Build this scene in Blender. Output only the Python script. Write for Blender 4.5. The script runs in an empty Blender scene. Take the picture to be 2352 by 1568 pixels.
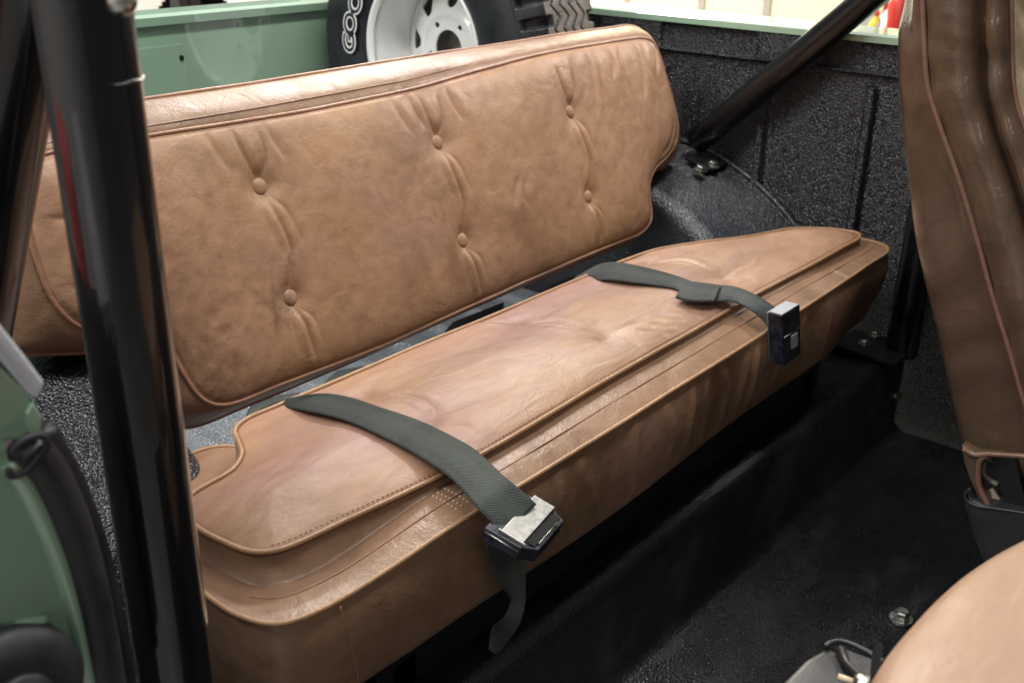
import bpy, math, random
import numpy as np
from mathutils import Vector, Matrix
random.seed(7); rng=np.random.RandomState(7)
S=bpy.context.scene; COL=S.collection
# ------------------------------------------------------------------ camera
R3=np.array([[.6504,-.7595,.0128],[.2956,.2686,.9167],[.7000,.5924,-.3993]])
CR,CU,CF=[np.zeros(3) for _ in range(3)]
def _cam():
    f=2400.; cx,cy=1176,784
    X=np.array([3407-cx,-(-230-cy),f]);X/=np.linalg.norm(X)
    P=np.array([3407-cx-3000,-(-230-cy)+3000*.014,f]); Z=np.cross(P,X);Z/=np.linalg.norm(Z)
    if Z[1]<0: Z=-Z
    Y=np.cross(X,Z)
    if Y[2]<0: Y=-Y
    return X,Y,Z
XA,YA,ZA=_cam(); FPX=2400.
def ray(u,v):
    c=np.array([u-1176,-(v-784),FPX]); return np.array([c@XA,c@YA,c@ZA])
CAM=np.array([0,0,.6]); _d=ray(1200,1097); _p=CAM-_d*(.6/_d[2]); CAM=CAM-np.array([_p[0],_p[1],0])
def hit(u,v,n,d0):
    n=np.array(n,float); r=ray(u,v); return CAM+r*((d0-n@CAM)/(n@r))
def atx(u,v,x): return hit(u,v,(1,0,0),x)
def aty(u,v,y): return hit(u,v,(0,1,0),y)
def atz(u,v,z): return hit(u,v,(0,0,1),z)
cd=bpy.data.cameras.new('camera'); cam=bpy.data.objects.new('camera',cd); COL.objects.link(cam)
r_,u_,f_=[np.array([XA[i],YA[i],ZA[i]]) for i in range(3)]
M=Matrix(((r_[0],u_[0],-f_[0],CAM[0]),(r_[1],u_[1],-f_[1],CAM[1]),(r_[2],u_[2],-f_[2],CAM[2]),(0,0,0,1)))
cam.matrix_world=M; cd.sensor_width=36; cd.lens=36*FPX/2352; cd.clip_start=.02; cd.clip_end=60
cd.dof.use_dof=True; cd.dof.focus_distance=1.33; cd.dof.aperture_fstop=7.5
S.camera=cam
# ------------------------------------------------------------------ world, lamps, exposure
w=bpy.data.worlds.new('World'); S.world=w; w.use_nodes=True
bg=w.node_tree.nodes['Background']; bg.inputs[0].default_value=(.90,.95,1,1); bg.inputs[1].default_value=.085
def area(name,loc,target,sx,sy,power,col=(1,.97,.92)):
    l=bpy.data.lights.new(name,'AREA'); l.shape='RECTANGLE'; l.size=sx; l.size_y=sy; l.energy=power; l.color=col
    o=bpy.data.objects.new(name,l); COL.objects.link(o); o.location=loc
    o.rotation_euler=(Vector(target)-Vector(loc)).to_track_quat('-Z','Y').to_euler(); return o
area('ceiling_or_fill_lamp',(2.2,1.7,2.6),(.4,.2,0),1.3,.30,58)
area('ceiling_or_fill_lamp',(.4,-.15,2.55),(.4,.4,.1),2.0,.30,52,(1,.97,.93))
area('ceiling_or_fill_lamp',(-1.7,1.1,2.5),(.9,.4,0),.35,1.8,60,(1,.98,.96))
area('ceiling_or_fill_lamp',(-2.5,.6,2.4),(-4.0,.8,.6),2.2,.4,75,(1,.98,.96))  # added lamp, brightens the left wall to give sheen and sparkles
area('ceiling_or_fill_lamp',(3.1,-.62,2.05),(.5,.0,0),.5,.5,34,(1,.96,.9))
area('ceiling_or_fill_lamp',(-1.5,-2.2,2.2),(-.3,0,.1),1.2,.4,6,(1,.98,.95))  # added fill that brightens the green door jamb
area('ceiling_or_fill_lamp',(4.4,3.6,2.6),(5.2,2.6,.2),1.5,1.5,190,(1,.95,.82))
area('ceiling_or_fill_lamp',(2.2,3.4,2.6),(2.4,4.6,.1),1.5,1.0,150)
S.view_settings.view_transform='Standard'; S.view_settings.look='None'; S.view_settings.exposure=.2; S.view_settings.gamma=1
# ------------------------------------------------------------------ materials
def mat(name):
    m=bpy.data.materials.new(name); m.use_nodes=True; nt=m.node_tree
    return m,nt,nt.nodes['Principled BSDF']
def N(nt,t,**k):
    n=nt.nodes.new(t)
    for a,b in k.items():
        if a in n.inputs: n.inputs[a].default_value=b
        else: setattr(n,a,b)
    return n
def mixc(nt,fac,a,b,mode='MIX'):
    n=nt.nodes.new('ShaderNodeMix'); n.data_type='RGBA'; n.blend_type=mode
    for i,v in ((0,fac),(6,a),(7,b)):
        if hasattr(v,'is_output') or hasattr(v,'links'): nt.links.new(v,n.inputs[i])
        else: n.inputs[i].default_value=v if i==0 else (*v,1) if len(v)==3 else v
    return n.outputs[2]
def rampf(nt,src,a,b,va=0.,vb=1.):
    n=nt.nodes.new('ShaderNodeMapRange'); n.interpolation_type='SMOOTHSTEP'
    nt.links.new(src,n.inputs[0]); n.inputs[1].default_value=a; n.inputs[2].default_value=b; n.inputs[3].default_value=va; n.inputs[4].default_value=vb
    return n.outputs[0]
def simple(name,col,rough=.5,metal=0.,bump=0.,bscale=200.,coat=0.,var=0.,vscale=8.,spec=.5):
    m,nt,b=mat(name); b.inputs['Roughness'].default_value=rough; b.inputs['Metallic'].default_value=metal
    b.inputs['Base Color'].default_value=(*col,1); b.inputs['Coat Weight'].default_value=coat; b.inputs['Coat Roughness'].default_value=.03
    b.inputs['Specular IOR Level'].default_value=spec
    tc=N(nt,'ShaderNodeTexCoord')
    if var:
        n=N(nt,'ShaderNodeTexNoise',Scale=vscale,Detail=6.); nt.links.new(tc.outputs['Object'],n.inputs['Vector'])
        f=rampf(nt,n.outputs[0],.3,.7)
        nt.links.new(mixc(nt,f,[c*(1-var) for c in col],[min(1,c*(1+var)) for c in col]),b.inputs['Base Color'])
        nt.links.new(rampf(nt,n.outputs[0],.3,.7,max(.02,rough*(1-var*.6)),min(1,rough*(1+var*.6))),b.inputs['Roughness'])
    if bump:
        n=N(nt,'ShaderNodeTexNoise',Scale=bscale,Detail=4.); nt.links.new(tc.outputs['Object'],n.inputs['Vector'])
        bp=N(nt,'ShaderNodeBump',Strength=bump,Distance=.001); nt.links.new(n.outputs[0],bp.inputs['Height']); nt.links.new(bp.outputs[0],b.inputs['Normal'])
    return m
def leather(name,base,dark,pink,yellow,rough=.42,spots=(),pinkamt=.5,grain=1.,crack=0.,darkamt=.75,stretch=(1,1,1)):
    m,nt,b=mat(name); L=nt.links
    tc=N(nt,'ShaderNodeTexCoord'); mp=N(nt,'ShaderNodeMapping'); mp.inputs['Scale'].default_value=stretch; L.new(tc.outputs['Object'],mp.inputs[0])
    def noise(sc,det=5.,dist=.0,off=0.):
        mm=N(nt,'ShaderNodeMapping'); mm.inputs['Location'].default_value=(off,off*.7,-off); L.new(mp.outputs[0],mm.inputs[0])
        n=N(nt,'ShaderNodeTexNoise',Scale=sc,Detail=det,Distortion=dist); L.new(mm.outputs[0],n.inputs['Vector']); return n.outputs[0]
    c=mixc(nt,rampf(nt,noise(5,7,.8),.45,.72,0,darkamt),base,dark)
    c=mixc(nt,rampf(nt,noise(4.5,4,.6,3.),.48,.68,0,pinkamt),c,pink)
    c=mixc(nt,rampf(nt,noise(5.,5,.3,8.),.5,.7,0,.5),c,yellow)
    c=mixc(nt,rampf(nt,noise(15,7,1.2,11.),.54,.76,0,.4*darkamt),c,dark)
    c=mixc(nt,rampf(nt,noise(55,7,0,1.),.35,.75,0,.32),c,dark)
    for (sx,sy,sz,rad,amt,col) in spots:
        sx-=.37; sy-=.2; sz+=.24
        vm=N(nt,'ShaderNodeVectorMath'); vm.operation='DISTANCE'; L.new(tc.outputs['Object'],vm.inputs[0]); vm.inputs[1].default_value=(sx,sy,sz)
        nz=noise(60,8,.0,5.); ad=N(nt,'ShaderNodeMath'); ad.operation='MULTIPLY_ADD'; L.new(nz,ad.inputs[0]); ad.inputs[1].default_value=-rad*2.2; L.new(vm.outputs['Value'],ad.inputs[2])
        c=mixc(nt,rampf(nt,ad.outputs[0],-rad*1.3,rad*.2,amt,0.),c,col)
    L.new(c,b.inputs['Base Color'])
    L.new(rampf(nt,noise(12,6,0,2.),.3,.7,rough*.85,rough*1.2),b.inputs['Roughness'])
    v=N(nt,'ShaderNodeTexVoronoi',Scale=420.); L.new(tc.outputs['Object'],v.inputs['Vector'])
    v2=N(nt,'ShaderNodeTexNoise',Scale=160.,Detail=5.,Distortion=1.2); L.new(tc.outputs['Object'],v2.inputs['Vector'])
    ad=N(nt,'ShaderNodeMath'); ad.operation='MULTIPLY_ADD'; L.new(v.outputs['Distance'],ad.inputs[0]); ad.inputs[1].default_value=.35; L.new(v2.outputs[0],ad.inputs[2])
    b1=N(nt,'ShaderNodeBump',Strength=.30*grain,Distance=.0012); L.new(ad.outputs[0],b1.inputs['Height'])
    b2=N(nt,'ShaderNodeBump',Strength=.35,Distance=.006); L.new(noise(22,4,.8,4.),b2.inputs['Height']); L.new(b2.outputs[0],b1.inputs['Normal'])
    out=b1
    if crack:
        vc=N(nt,'ShaderNodeTexVoronoi',Scale=95.); vc.feature='DISTANCE_TO_EDGE'; L.new(tc.outputs['Object'],vc.inputs['Vector'])
        e=rampf(nt,vc.outputs['Distance'],.0,.08); b3=N(nt,'ShaderNodeBump',Strength=crack,Distance=.0015); L.new(e,b3.inputs['Height']); L.new(b1.outputs[0],b3.inputs['Normal']); out=b3
    L.new(out.outputs[0],b.inputs['Normal'])
    return m
T=math.radians(17); YB,ZB=.42,-.009
SD=np.array([0,math.sin(T),math.cos(T)]); ND=np.array([0,-math.cos(T),math.sin(T)]); O0=np.array([0,YB,ZB])
def bk(x,s,n=0.): return O0+np.array([x,0,0])+SD*s+ND*n
TAN=(.48,.278,.168); DRK=(.225,.12,.062); PNK=(.47,.26,.20); YEL=(.44,.24,.10)
g1=bk(.005,.098); g2=bk(-.105,.045); g3=bk(.50,.10)
M_back=leather('aged_tan_leather',TAN,DRK,(.43,.255,.19),(.44,.25,.105),rough=.46,spots=[(*g1,.035,.75,(.07,.045,.03)),(*g2,.05,.6,(.16,.09,.05)),(*g3,.025,.45,(.12,.07,.045)),(*bk(.33,.19),.05,.4,(.18,.10,.06)),(*bk(-.16,.12),.14,.55,(.21,.115,.068)),(*bk(.03,.30),.09,.4,(.25,.145,.10)),(*bk(.30,.27),.09,.45,(.27,.16,.125)),(*bk(.55,.08),.10,.35,(.28,.15,.085)),(*bk(-.20,.24),.10,.4,(.24,.13,.08))],pinkamt=.45)  # spots: stains, plus wide dark ones at left painting in light falloff
M_cush=leather('worn_tan_leather',(.42,.24,.145),(.22,.118,.066),(.34,.185,.165),(.43,.245,.12),rough=.47,spots=[(-.24,.12,.035,.11,.55,(.22,.115,.065)),(-.10,.20,.035,.10,.45,(.30,.16,.125)),(-.03,.12,.035,.12,.55,(.33,.18,.165)),(.13,.21,.035,.09,.4,(.34,.19,.175)),(.55,.10,.035,.13,.55,(.33,.18,.165)),(.80,.19,.035,.10,.4,(.31,.175,.15))],pinkamt=.85,darkamt=.85,stretch=(.55,1.3,1))
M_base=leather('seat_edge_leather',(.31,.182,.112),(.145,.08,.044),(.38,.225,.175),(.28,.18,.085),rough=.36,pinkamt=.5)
M_pipe=leather('piping_leather',(.38,.20,.13),(.22,.10,.06),(.38,.20,.155),(.44,.27,.14),rough=.33,pinkamt=.4)
M_pipe2=leather('ochre_piping_leather',(.40,.235,.125),(.26,.14,.07),(.38,.21,.14),(.48,.30,.14),rough=.32,pinkamt=.2)
M_fseat=leather('brown_seat_leather',(.108,.068,.044),(.075,.046,.030),(.13,.075,.060),(.12,.082,.048),rough=.17,pinkamt=.35,crack=.05,grain=.7)
M_fpan=leather('shiny_tan_leather',(.50,.39,.26),(.34,.24,.14),(.50,.38,.28),(.52,.41,.25),rough=.16,pinkamt=.3)
M_near=leather('smooth_tan_leather',(.33,.198,.125),(.24,.138,.085),(.33,.195,.14),(.35,.21,.12),rough=.5,pinkamt=.3,grain=.6,darkamt=.5,stretch=(.6,1.5,1))
M_liner,nt,b=mat('sprayed_black_liner')
b.inputs['Base Color'].default_value=(.022,.024,.031,1); b.inputs['Roughness'].default_value=.17; b.inputs['Specular IOR Level'].default_value=.9
tc=N(nt,'ShaderNodeTexCoord'); v=N(nt,'ShaderNodeTexVoronoi',Scale=330.); nt.links.new(tc.outputs['Object'],v.inputs['Vector'])
n=N(nt,'ShaderNodeTexNoise',Scale=190.,Detail=2.); nt.links.new(tc.outputs['Object'],n.inputs['Vector'])
ad=N(nt,'ShaderNodeMath'); ad.operation='MULTIPLY_ADD'; nt.links.new(v.outputs['Distance'],ad.inputs[0]); ad.inputs[1].default_value=-.75; nt.links.new(n.outputs[0],ad.inputs[2])
bp=N(nt,'ShaderNodeBump',Strength=1.,Distance=.0027); nt.links.new(ad.outputs[0],bp.inputs['Height']); nt.links.new(bp.outputs[0],b.inputs['Normal'])
M_liner_lit=M_liner.copy(); M_liner_lit.name='lit_bed_liner'; M_liner_lit.node_tree.nodes['Principled BSDF'].inputs['Base Color'].default_value=(.30,.32,.355,1)  # lighter copy of the black liner, paints in light on the rear bed
M_floor=M_liner.copy(); M_floor.name='black_floor_liner'
for q in M_floor.node_tree.nodes:
    if q.type=='BUMP': q.inputs['Strength'].default_value=.5; q.inputs['Distance'].default_value=.0016
M_floor.node_tree.nodes['Principled BSDF'].inputs['Base Color'].default_value=(.009,.010,.012,1)
def dusty(m,a,b_,sc=7.):
    nt=m.node_tree; tc=N(nt,'ShaderNodeTexCoord'); mp=N(nt,'ShaderNodeMapping'); mp.inputs['Rotation'].default_value=(0,0,.5); mp.inputs['Scale'].default_value=(1,2.2,1); nt.links.new(tc.outputs['Object'],mp.inputs[0])
    n=N(nt,'ShaderNodeTexNoise',Scale=sc,Detail=8.,Roughness=.65); nt.links.new(mp.outputs[0],n.inputs['Vector'])
    n2=N(nt,'ShaderNodeTexNoise',Scale=sc*14,Detail=6.,Roughness=.7); nt.links.new(mp.outputs[0],n2.inputs['Vector'])
    c=mixc(nt,rampf(nt,n.outputs[0],.5,.72),a,b_); c=mixc(nt,rampf(nt,n2.outputs[0],.6,.78,0,.5),c,[k*1.3 for k in b_]); p=nt.nodes['Principled BSDF']
    nt.links.new(c,p.inputs['Base Color']); nt.links.new(rampf(nt,n.outputs[0],.35,.7,.18,.40),p.inputs['Roughness'])
dusty(M_floor,(.006,.007,.009),(.016,.017,.019))
M_arch=M_liner.copy(); M_arch.name='black_wheelhouse_liner'; M_arch.node_tree.nodes['Principled BSDF'].inputs['Roughness'].default_value=.27
for q in M_arch.node_tree.nodes:
    if q.type=='BUMP': q.inputs['Distance'].default_value=.0016
dusty(M_liner,(.009,.010,.014),(.017,.018,.024),5.)
M_green=simple('sage_green_paint',(.32,.49,.35),rough=.32,coat=1.,var=.06,vscale=3); M_green.node_tree.nodes['Principled BSDF'].inputs['Coat IOR'].default_value=1.75
M_tube=simple('gloss_black_paint',(.004,.004,.006),rough=.3,coat=1.,spec=.3)
M_tubes=simple('satin_black_paint',(.005,.005,.006),rough=.3,coat=.5,spec=.35,bump=.05,bscale=200)
M_bracket=simple('black_bracket_paint',(.01,.01,.011),rough=.4)
M_rub=simple('black_rubber',(.022,.022,.025),rough=.55,bump=.2,bscale=160,var=.3,vscale=30)
M_plastic=simple('black_plastic',(.02,.02,.022),rough=.42,bump=.25,bscale=500,var=.3,vscale=20)
M_steel=simple('zinc_steel',(.55,.55,.50),rough=.3,metal=1.,bump=.3,bscale=300,var=.25,vscale=90)
M_rim=simple('white_rim_paint',(.88,.88,.86),rough=.25,coat=.5)
M_white=simple('white_paint',(.82,.82,.80),rough=.35)
M_wletter=simple('white_lettering',(.75,.75,.73),rough=.6)
M_tread=simple('dusty_tread_rubber',(.20,.18,.16),rough=.85,bump=.4,bscale=200,var=.3,vscale=60)
M_tyre=simple('sidewall_rubber',(.014,.015,.020),rough=.5,bump=.15,bscale=150,var=.3,vscale=25)
M_dark=simple('dark_cavity',(.005,.005,.005),rough=.9)
M_cream=simple('cream_door_paint',(.86,.80,.56),rough=.5)
M_gline=simple('grey_frame',(.42,.38,.34),rough=.5)
M_red=simple('red_paint',(.55,.03,.02),rough=.35)
M_conc=simple('grey_concrete',(.32,.31,.29),rough=.7,var=.2,vscale=2)
M_grey=simple('grey_plastic',(.35,.36,.40),rough=.4)
M_glass=simple('dark_window_glass',(.03,.035,.04),rough=.08)
M_chrome=simple('worn_chrome',(.45,.44,.42),rough=.36,metal=.9,bump=.15,bscale=300,var=.10,vscale=160)
M_bplast=simple('scuffed_black_plastic',(.02,.022,.034),rough=.38,bump=.4,bscale=140,var=.5,vscale=110)
# webbing with woven twill using the strap's UV
def webbing(name,c1,c2,dust,dustamt):
    m,nt,b=mat(name); L=nt.links; tc=N(nt,'ShaderNodeTexCoord')
    wv=N(nt,'ShaderNodeTexWave',Scale=1.0); wv.wave_type='BANDS'; wv.bands_direction='DIAGONAL'
    mp=N(nt,'ShaderNodeMapping'); mp.inputs['Scale'].default_value=(230,230,1); L.new(tc.outputs['UV'],mp.inputs[0]); L.new(mp.outputs[0],wv.inputs['Vector'])
    n=N(nt,'ShaderNodeTexNoise',Scale=28.,Detail=7.); L.new(tc.outputs['Object'],n.inputs['Vector'])
    n2=N(nt,'ShaderNodeTexNoise',Scale=400.,Detail=3.); L.new(tc.outputs['Object'],n2.inputs['Vector'])
    sx=N(nt,'ShaderNodeSeparateXYZ'); L.new(tc.outputs['UV'],sx.inputs[0])
    ab=N(nt,'ShaderNodeMath'); ab.operation='ABSOLUTE'; L.new(sx.outputs[1],ab.inputs[0])
    mid=rampf(nt,ab.outputs[0],.008,.013,1.,0.)
    c=mixc(nt,rampf(nt,n.outputs[0],.35,.65),c1,c2); 
    mm=N(nt,'ShaderNodeMath'); mm.operation='MULTIPLY'; L.new(mid,mm.inputs[0]); mm.inputs[1].default_value=.45
    c=mixc(nt,mm.outputs[0],c,[k*1.55 for k in c2])
    c=mixc(nt,rampf(nt,n2.outputs[0],.45,.75,0,dustamt),c,dust); c=mixc(nt,rampf(nt,wv.outputs[0],.2,.8,.5,0.),c,(.01,.012,.012))
    L.new(c,b.inputs['Base Color']); b.inputs['Roughness'].default_value=.62; b.inputs['Sheen Weight'].default_value=.04
    bp=N(nt,'ShaderNodeBump',Strength=.9,Distance=.0012); L.new(wv.outputs[0],bp.inputs['Height']); L.new(bp.outputs[0],b.inputs['Normal'])
    return m
M_web1=webbing('olive_webbing',(.020,.029,.025),(.040,.055,.046),(.10,.125,.105),.35)
M_web2=webbing('dusty_webbing',(.025,.033,.035),(.050,.064,.062),(.19,.20,.175),.4)
# ------------------------------------------------------------------ helpers
def tag(o,label=None,cat=None,group=None,kind=None):
    for k,v in (('label',label),('category',cat),('group',group),('kind',kind)):
        if v: o[k]=v
    return o
def empty(name,loc,label,cat,group=None):
    o=bpy.data.objects.new(name,None); COL.objects.link(o); o.location=loc; o.empty_display_size=.05; bpy.context.view_layer.update(); return tag(o,label,cat,group)
def wl(o):
    m=Matrix.Translation((0,0,0)); p=o
    while p is not None: m=Matrix.Translation(p.location)@m; p=p.parent
    return m.translation
def mk(name,verts,faces,m,parent=None,smooth=True,uv=None,mats=None,fm=None):
    verts=np.asarray(verts,float)
    off=np.array(wl(parent)) if parent is not None else np.zeros(3)
    me=bpy.data.meshes.new(name); me.from_pydata((verts-off).tolist(),[],[tuple(int(i) for i in f) for f in faces]); me.update()
    for q in (mats or [m]): me.materials.append(q)
    if fm is not None: me.polygons.foreach_set('material_index',np.asarray(fm,dtype=np.int32))
    me.polygons.foreach_set('use_smooth',[smooth]*len(me.polygons))
    if uv is not None:
        ul=me.uv_layers.new(name='UVMap'); li=np.zeros(len(me.loops),dtype=np.int32); me.loops.foreach_get('vertex_index',li)
        ul.data.foreach_set('uv',np.asarray(uv,dtype=np.float32)[li].ravel())
    o=bpy.data.objects.new(name,me); COL.objects.link(o)
    if parent is not None: o.parent=parent
    # textures use Object coordinates: keep them in world metres by a shared offset
    return o
def gridf(n,m,cu=False,cv=False,base=0,flip=False):
    F=[]
    for i in range(n if cu else n-1):
        for j in range(m if cv else m-1):
            a=base+i*m+j; b_=base+((i+1)%n)*m+j; c=base+((i+1)%n)*m+(j+1)%m; d=base+i*m+(j+1)%m
            F.append((a,d,c,b_) if flip else (a,b_,c,d))
    return F
def catmull(P,closed=False,k=12):
    P=np.asarray(P,float); n=len(P); out=[]
    def g(i): 
        if closed: return P[i%n]
        if i<0: return 2*P[0]-P[1]
        if i>=n: return 2*P[-1]-P[-2]
        return P[i]
    for i in range(n if closed else n-1):
        p0,p1,p2,p3=g(i-1),g(i),g(i+1),g(i+2)
        t0=0; t1=t0+max(1e-6,np.linalg.norm(p1-p0)**.5); t2=t1+max(1e-6,np.linalg.norm(p2-p1)**.5); t3=t2+max(1e-6,np.linalg.norm(p3-p2)**.5)
        for t in np.linspace(t1,t2,k,endpoint=False):
            A1=(t1-t)/(t1-t0)*p0+(t-t0)/(t1-t0)*p1; A2=(t2-t)/(t2-t1)*p1+(t-t1)/(t2-t1)*p2; A3=(t3-t)/(t3-t2)*p2+(t-t2)/(t3-t2)*p3
            B1=(t2-t)/(t2-t0)*A1+(t-t0)/(t2-t0)*A2; B2=(t3-t)/(t3-t1)*A2+(t-t1)/(t3-t1)*A3
            out.append((t2-t)/(t2-t1)*B1+(t-t1)/(t2-t1)*B2)
    if not closed: out.append(P[-1])
    return np.array(out)
def resample(P,n,closed=False):
    P=np.asarray(P,float); Q=np.vstack([P,P[:1]]) if closed else P
    d=np.r_[0,np.cumsum(np.linalg.norm(np.diff(Q,axis=0),axis=1))]; t=np.linspace(0,d[-1],n,endpoint=not closed)
    return np.array([np.interp(t,d,Q[:,i]) for i in range(Q.shape[1])]).T
def frames(P,closed):
    n=len(P); Tn=np.zeros_like(P)
    for i in range(n):
        a=P[(i-1)%n] if (closed or i>0) else P[i]; b_=P[(i+1)%n] if (closed or i<n-1) else P[i]; Tn[i]=b_-a
    Tn/=np.linalg.norm(Tn,axis=1)[:,None]+1e-12
    up=np.array([0,0,1.]) if abs(Tn[0][2])<.9 else np.array([1.,0,0]); U=np.zeros_like(P); u=np.cross(Tn[0],up); u/=np.linalg.norm(u)
    for i in range(n): u=u-Tn[i]*(u@Tn[i]); u/=np.linalg.norm(u); U[i]=u
    return Tn,U,np.cross(Tn,U)
def tube(P,r,k=10,closed=False,caps=True):
    P=np.asarray(P,float); Tn,U,V=frames(P,closed); r=np.broadcast_to(np.asarray(r,float),(len(P),))
    a=np.linspace(0,2*np.pi,k,endpoint=False)
    v=(P[:,None,:]+r[:,None,None]*(np.cos(a)[None,:,None]*U[:,None,:]+np.sin(a)[None,:,None]*V[:,None,:])).reshape(-1,3)
    F=gridf(len(P),k,closed,True)
    if caps and not closed: F+= [tuple(range(k)),tuple(range(len(v)-1,len(v)-1-k,-1))]
    return v,F
def joinm(parts):
    V=[];F=[];b_=0
    for v,f in parts: V.append(np.asarray(v,float)); F+=[tuple(i+b_ for i in q) for q in f]; b_+=len(v)
    return np.vstack(V),F
def box(c,ax,ay,az,bev=0.):
    """box from centre and three half-axis vectors, with chamfered edges"""
    c,ax,ay,az=[np.asarray(q,float) for q in (c,ax,ay,az)]
    import bmesh
    bm=bmesh.new(); bmesh.ops.create_cube(bm,size=2)
    L=[np.linalg.norm(q) for q in (ax,ay,az)]
    for vv in bm.verts: vv.co=Vector((vv.co.x*L[0],vv.co.y*L[1],vv.co.z*L[2]))
    if bev: bmesh.ops.bevel(bm,geom=bm.edges[:],offset=bev,segments=3,profile=.6,affect='EDGES')
    e=[q/l for q,l in zip((ax,ay,az),L)]
    bm.verts.index_update(); V=[c+vv.co.x*e[0]+vv.co.y*e[1]+vv.co.z*e[2] for vv in bm.verts]; F=[tuple(x.index for x in f.verts) for f in bm.faces]; bm.free()
    return np.array(V),F
def abox(x0,x1,y0,y1,z0,z1,bev=0.): return box(((x0+x1)/2,(y0+y1)/2,(z0+z1)/2),((x1-x0)/2,0,0),(0,(y1-y0)/2,0),(0,0,(z1-z0)/2),bev)
def prism(poly,n,depth,bev=0.):
    """extrude a 3-D planar polygon along n by depth"""
    import bmesh
    bm=bmesh.new(); vs=[bm.verts.new(Vector(p)) for p in poly]; f=bm.faces.new(vs)
    r=bmesh.ops.extrude_face_region(bm,geom=[f]); 
    for q in r['geom']:
        if isinstance(q,bmesh.types.BMVert): q.co+=Vector(np.asarray(n,float)*depth)
    bmesh.ops.recalc_face_normals(bm,faces=bm.faces[:])
    if bev: bmesh.ops.bevel(bm,geom=bm.edges[:],offset=bev,segments=3,profile=.6,affect='EDGES')
    bm.verts.index_update(); V=[tuple(x.co) for x in bm.verts]; F=[tuple(x.index for x in g.verts) for g in bm.faces]; bm.free(); return np.array(V),F
def hexbolt(p,n,r,h):
    n=np.asarray(n,float); n/=np.linalg.norm(n); a=np.cross(n,(0.3,.9,.1)); a/=np.linalg.norm(a); b_=np.cross(n,a)
    def ring(rr,hh,k,ph=0): return [np.asarray(p)+n*hh+rr*(math.cos(t+ph)*a+math.sin(t+ph)*b_) for t in np.linspace(0,2*math.pi,k,endpoint=False)]
    wv=ring(r*1.5,0,24)+ring(r*1.5,h*.25,24); F=[(i,(i+1)%24,24+(i+1)%24,24+i) for i in range(24)]+[tuple(range(24,48))]
    hv=ring(r,h*.25,6)+ring(r,h*.9,6)+ring(r*.82,h,6); G=[(i,(i+1)%6,6+(i+1)%6,6+i) for i in range(6)]+[(6+i,6+(i+1)%6,12+(i+1)%6,12+i) for i in range(6)]+[tuple(range(12,18))]
    return joinm([(wv,F),(hv,G)])
def outline(ctrl,corners,counts,k=12):
    """closed 2-D Catmull outline; returns 4 sides resampled by arc length (start at corners)"""
    ctrl=np.asarray(ctrl,float); n=len(ctrl); C=catmull(ctrl,True,k); sides=[]
    for a in range(4):
        i0=corners[a]*k; i1=corners[(a+1)%4]*k
        seg=C[i0:i1+1] if i1>i0 else np.vstack([C[i0:],C[:i1+1]])
        sides.append(resample(seg,counts[a%2]))
    return sides
def closed_of(sides): return np.vstack([s[:-1] for s in sides])
def coons(sides):
    bot,right,top,left=sides[0],sides[1],sides[2][::-1],sides[3][::-1]
    n,m=len(bot),len(right); u=np.linspace(0,1,n)[:,None,None]; v=np.linspace(0,1,m)[None,:,None]
    # monotone u-v reparametrisation by straight blending
    return (1-v)*bot[:,None,:]+v*top[:,None,:]+(1-u)*left[None,:,:]+u*right[None,:,:]-((1-u)*(1-v)*bot[0]+u*(1-v)*bot[-1]+(1-u)*v*top[0]+u*v*top[-1])
def dist_poly(P,Q):
    """distance of points P (k,2) to polyline Q, and param 0..1"""
    best=np.full(len(P),1e9); tt=np.zeros(len(P)); sg=np.zeros(len(P)); L=np.r_[0,np.cumsum(np.linalg.norm(np.diff(Q,axis=0),axis=1))]
    for i in range(len(Q)-1):
        a,d=Q[i],Q[i+1]-Q[i]; l2=d@d+1e-12; t=np.clip(((P-a)@d)/l2,0,1); r=P-a-t[:,None]*d; dd=np.sqrt((r**2).sum(1)); k=dd<best
        best[k]=dd[k]; tt[k]=(L[i]+t[k]*(L[i+1]-L[i]))/L[-1]; s=np.sign(d[0]*r[:,1]-d[1]*r[:,0]); sg[k]=s[k]
    return best,tt,sg
def fold(P,path,w,D,ridge=.5,side=1):
    Q=catmull(path,False,6); mg=6*w; k=(P[:,0]>Q[:,0].min()-mg)&(P[:,0]<Q[:,0].max()+mg)&(P[:,1]>Q[:,1].min()-mg)&(P[:,1]<Q[:,1].max()+mg)
    out=np.zeros(len(P))
    if not k.any(): return out
    d,t,s=dist_poly(P[k],Q); e=np.sin(np.pi*np.clip(t*.96+.02,0,1))**.6; sd=d*s*side
    g=e*(-1.15*D*np.exp(-np.abs(sd/(.72*w))**1.5)+ridge*D*np.exp(-((sd-2.1*w)/(1.5*w))**2)+.25*ridge*D*np.exp(-((sd+2.2*w)/(1.6*w))**2)); out[k]=g; return out
def vnoise(P,sc,seed):
    rs=np.random.RandomState(seed); out=np.zeros(len(P))
    for k in range(14):
        a=rs.rand()*2*np.pi; f=sc*(.5+rs.rand()); out+=np.sin((P[:,0]*np.cos(a)+P[:,1]*np.sin(a))*f+rs.rand()*6.28+1.3*np.sin(P[:,1]*f*.7+rs.rand()*6))/14
    return out
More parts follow.
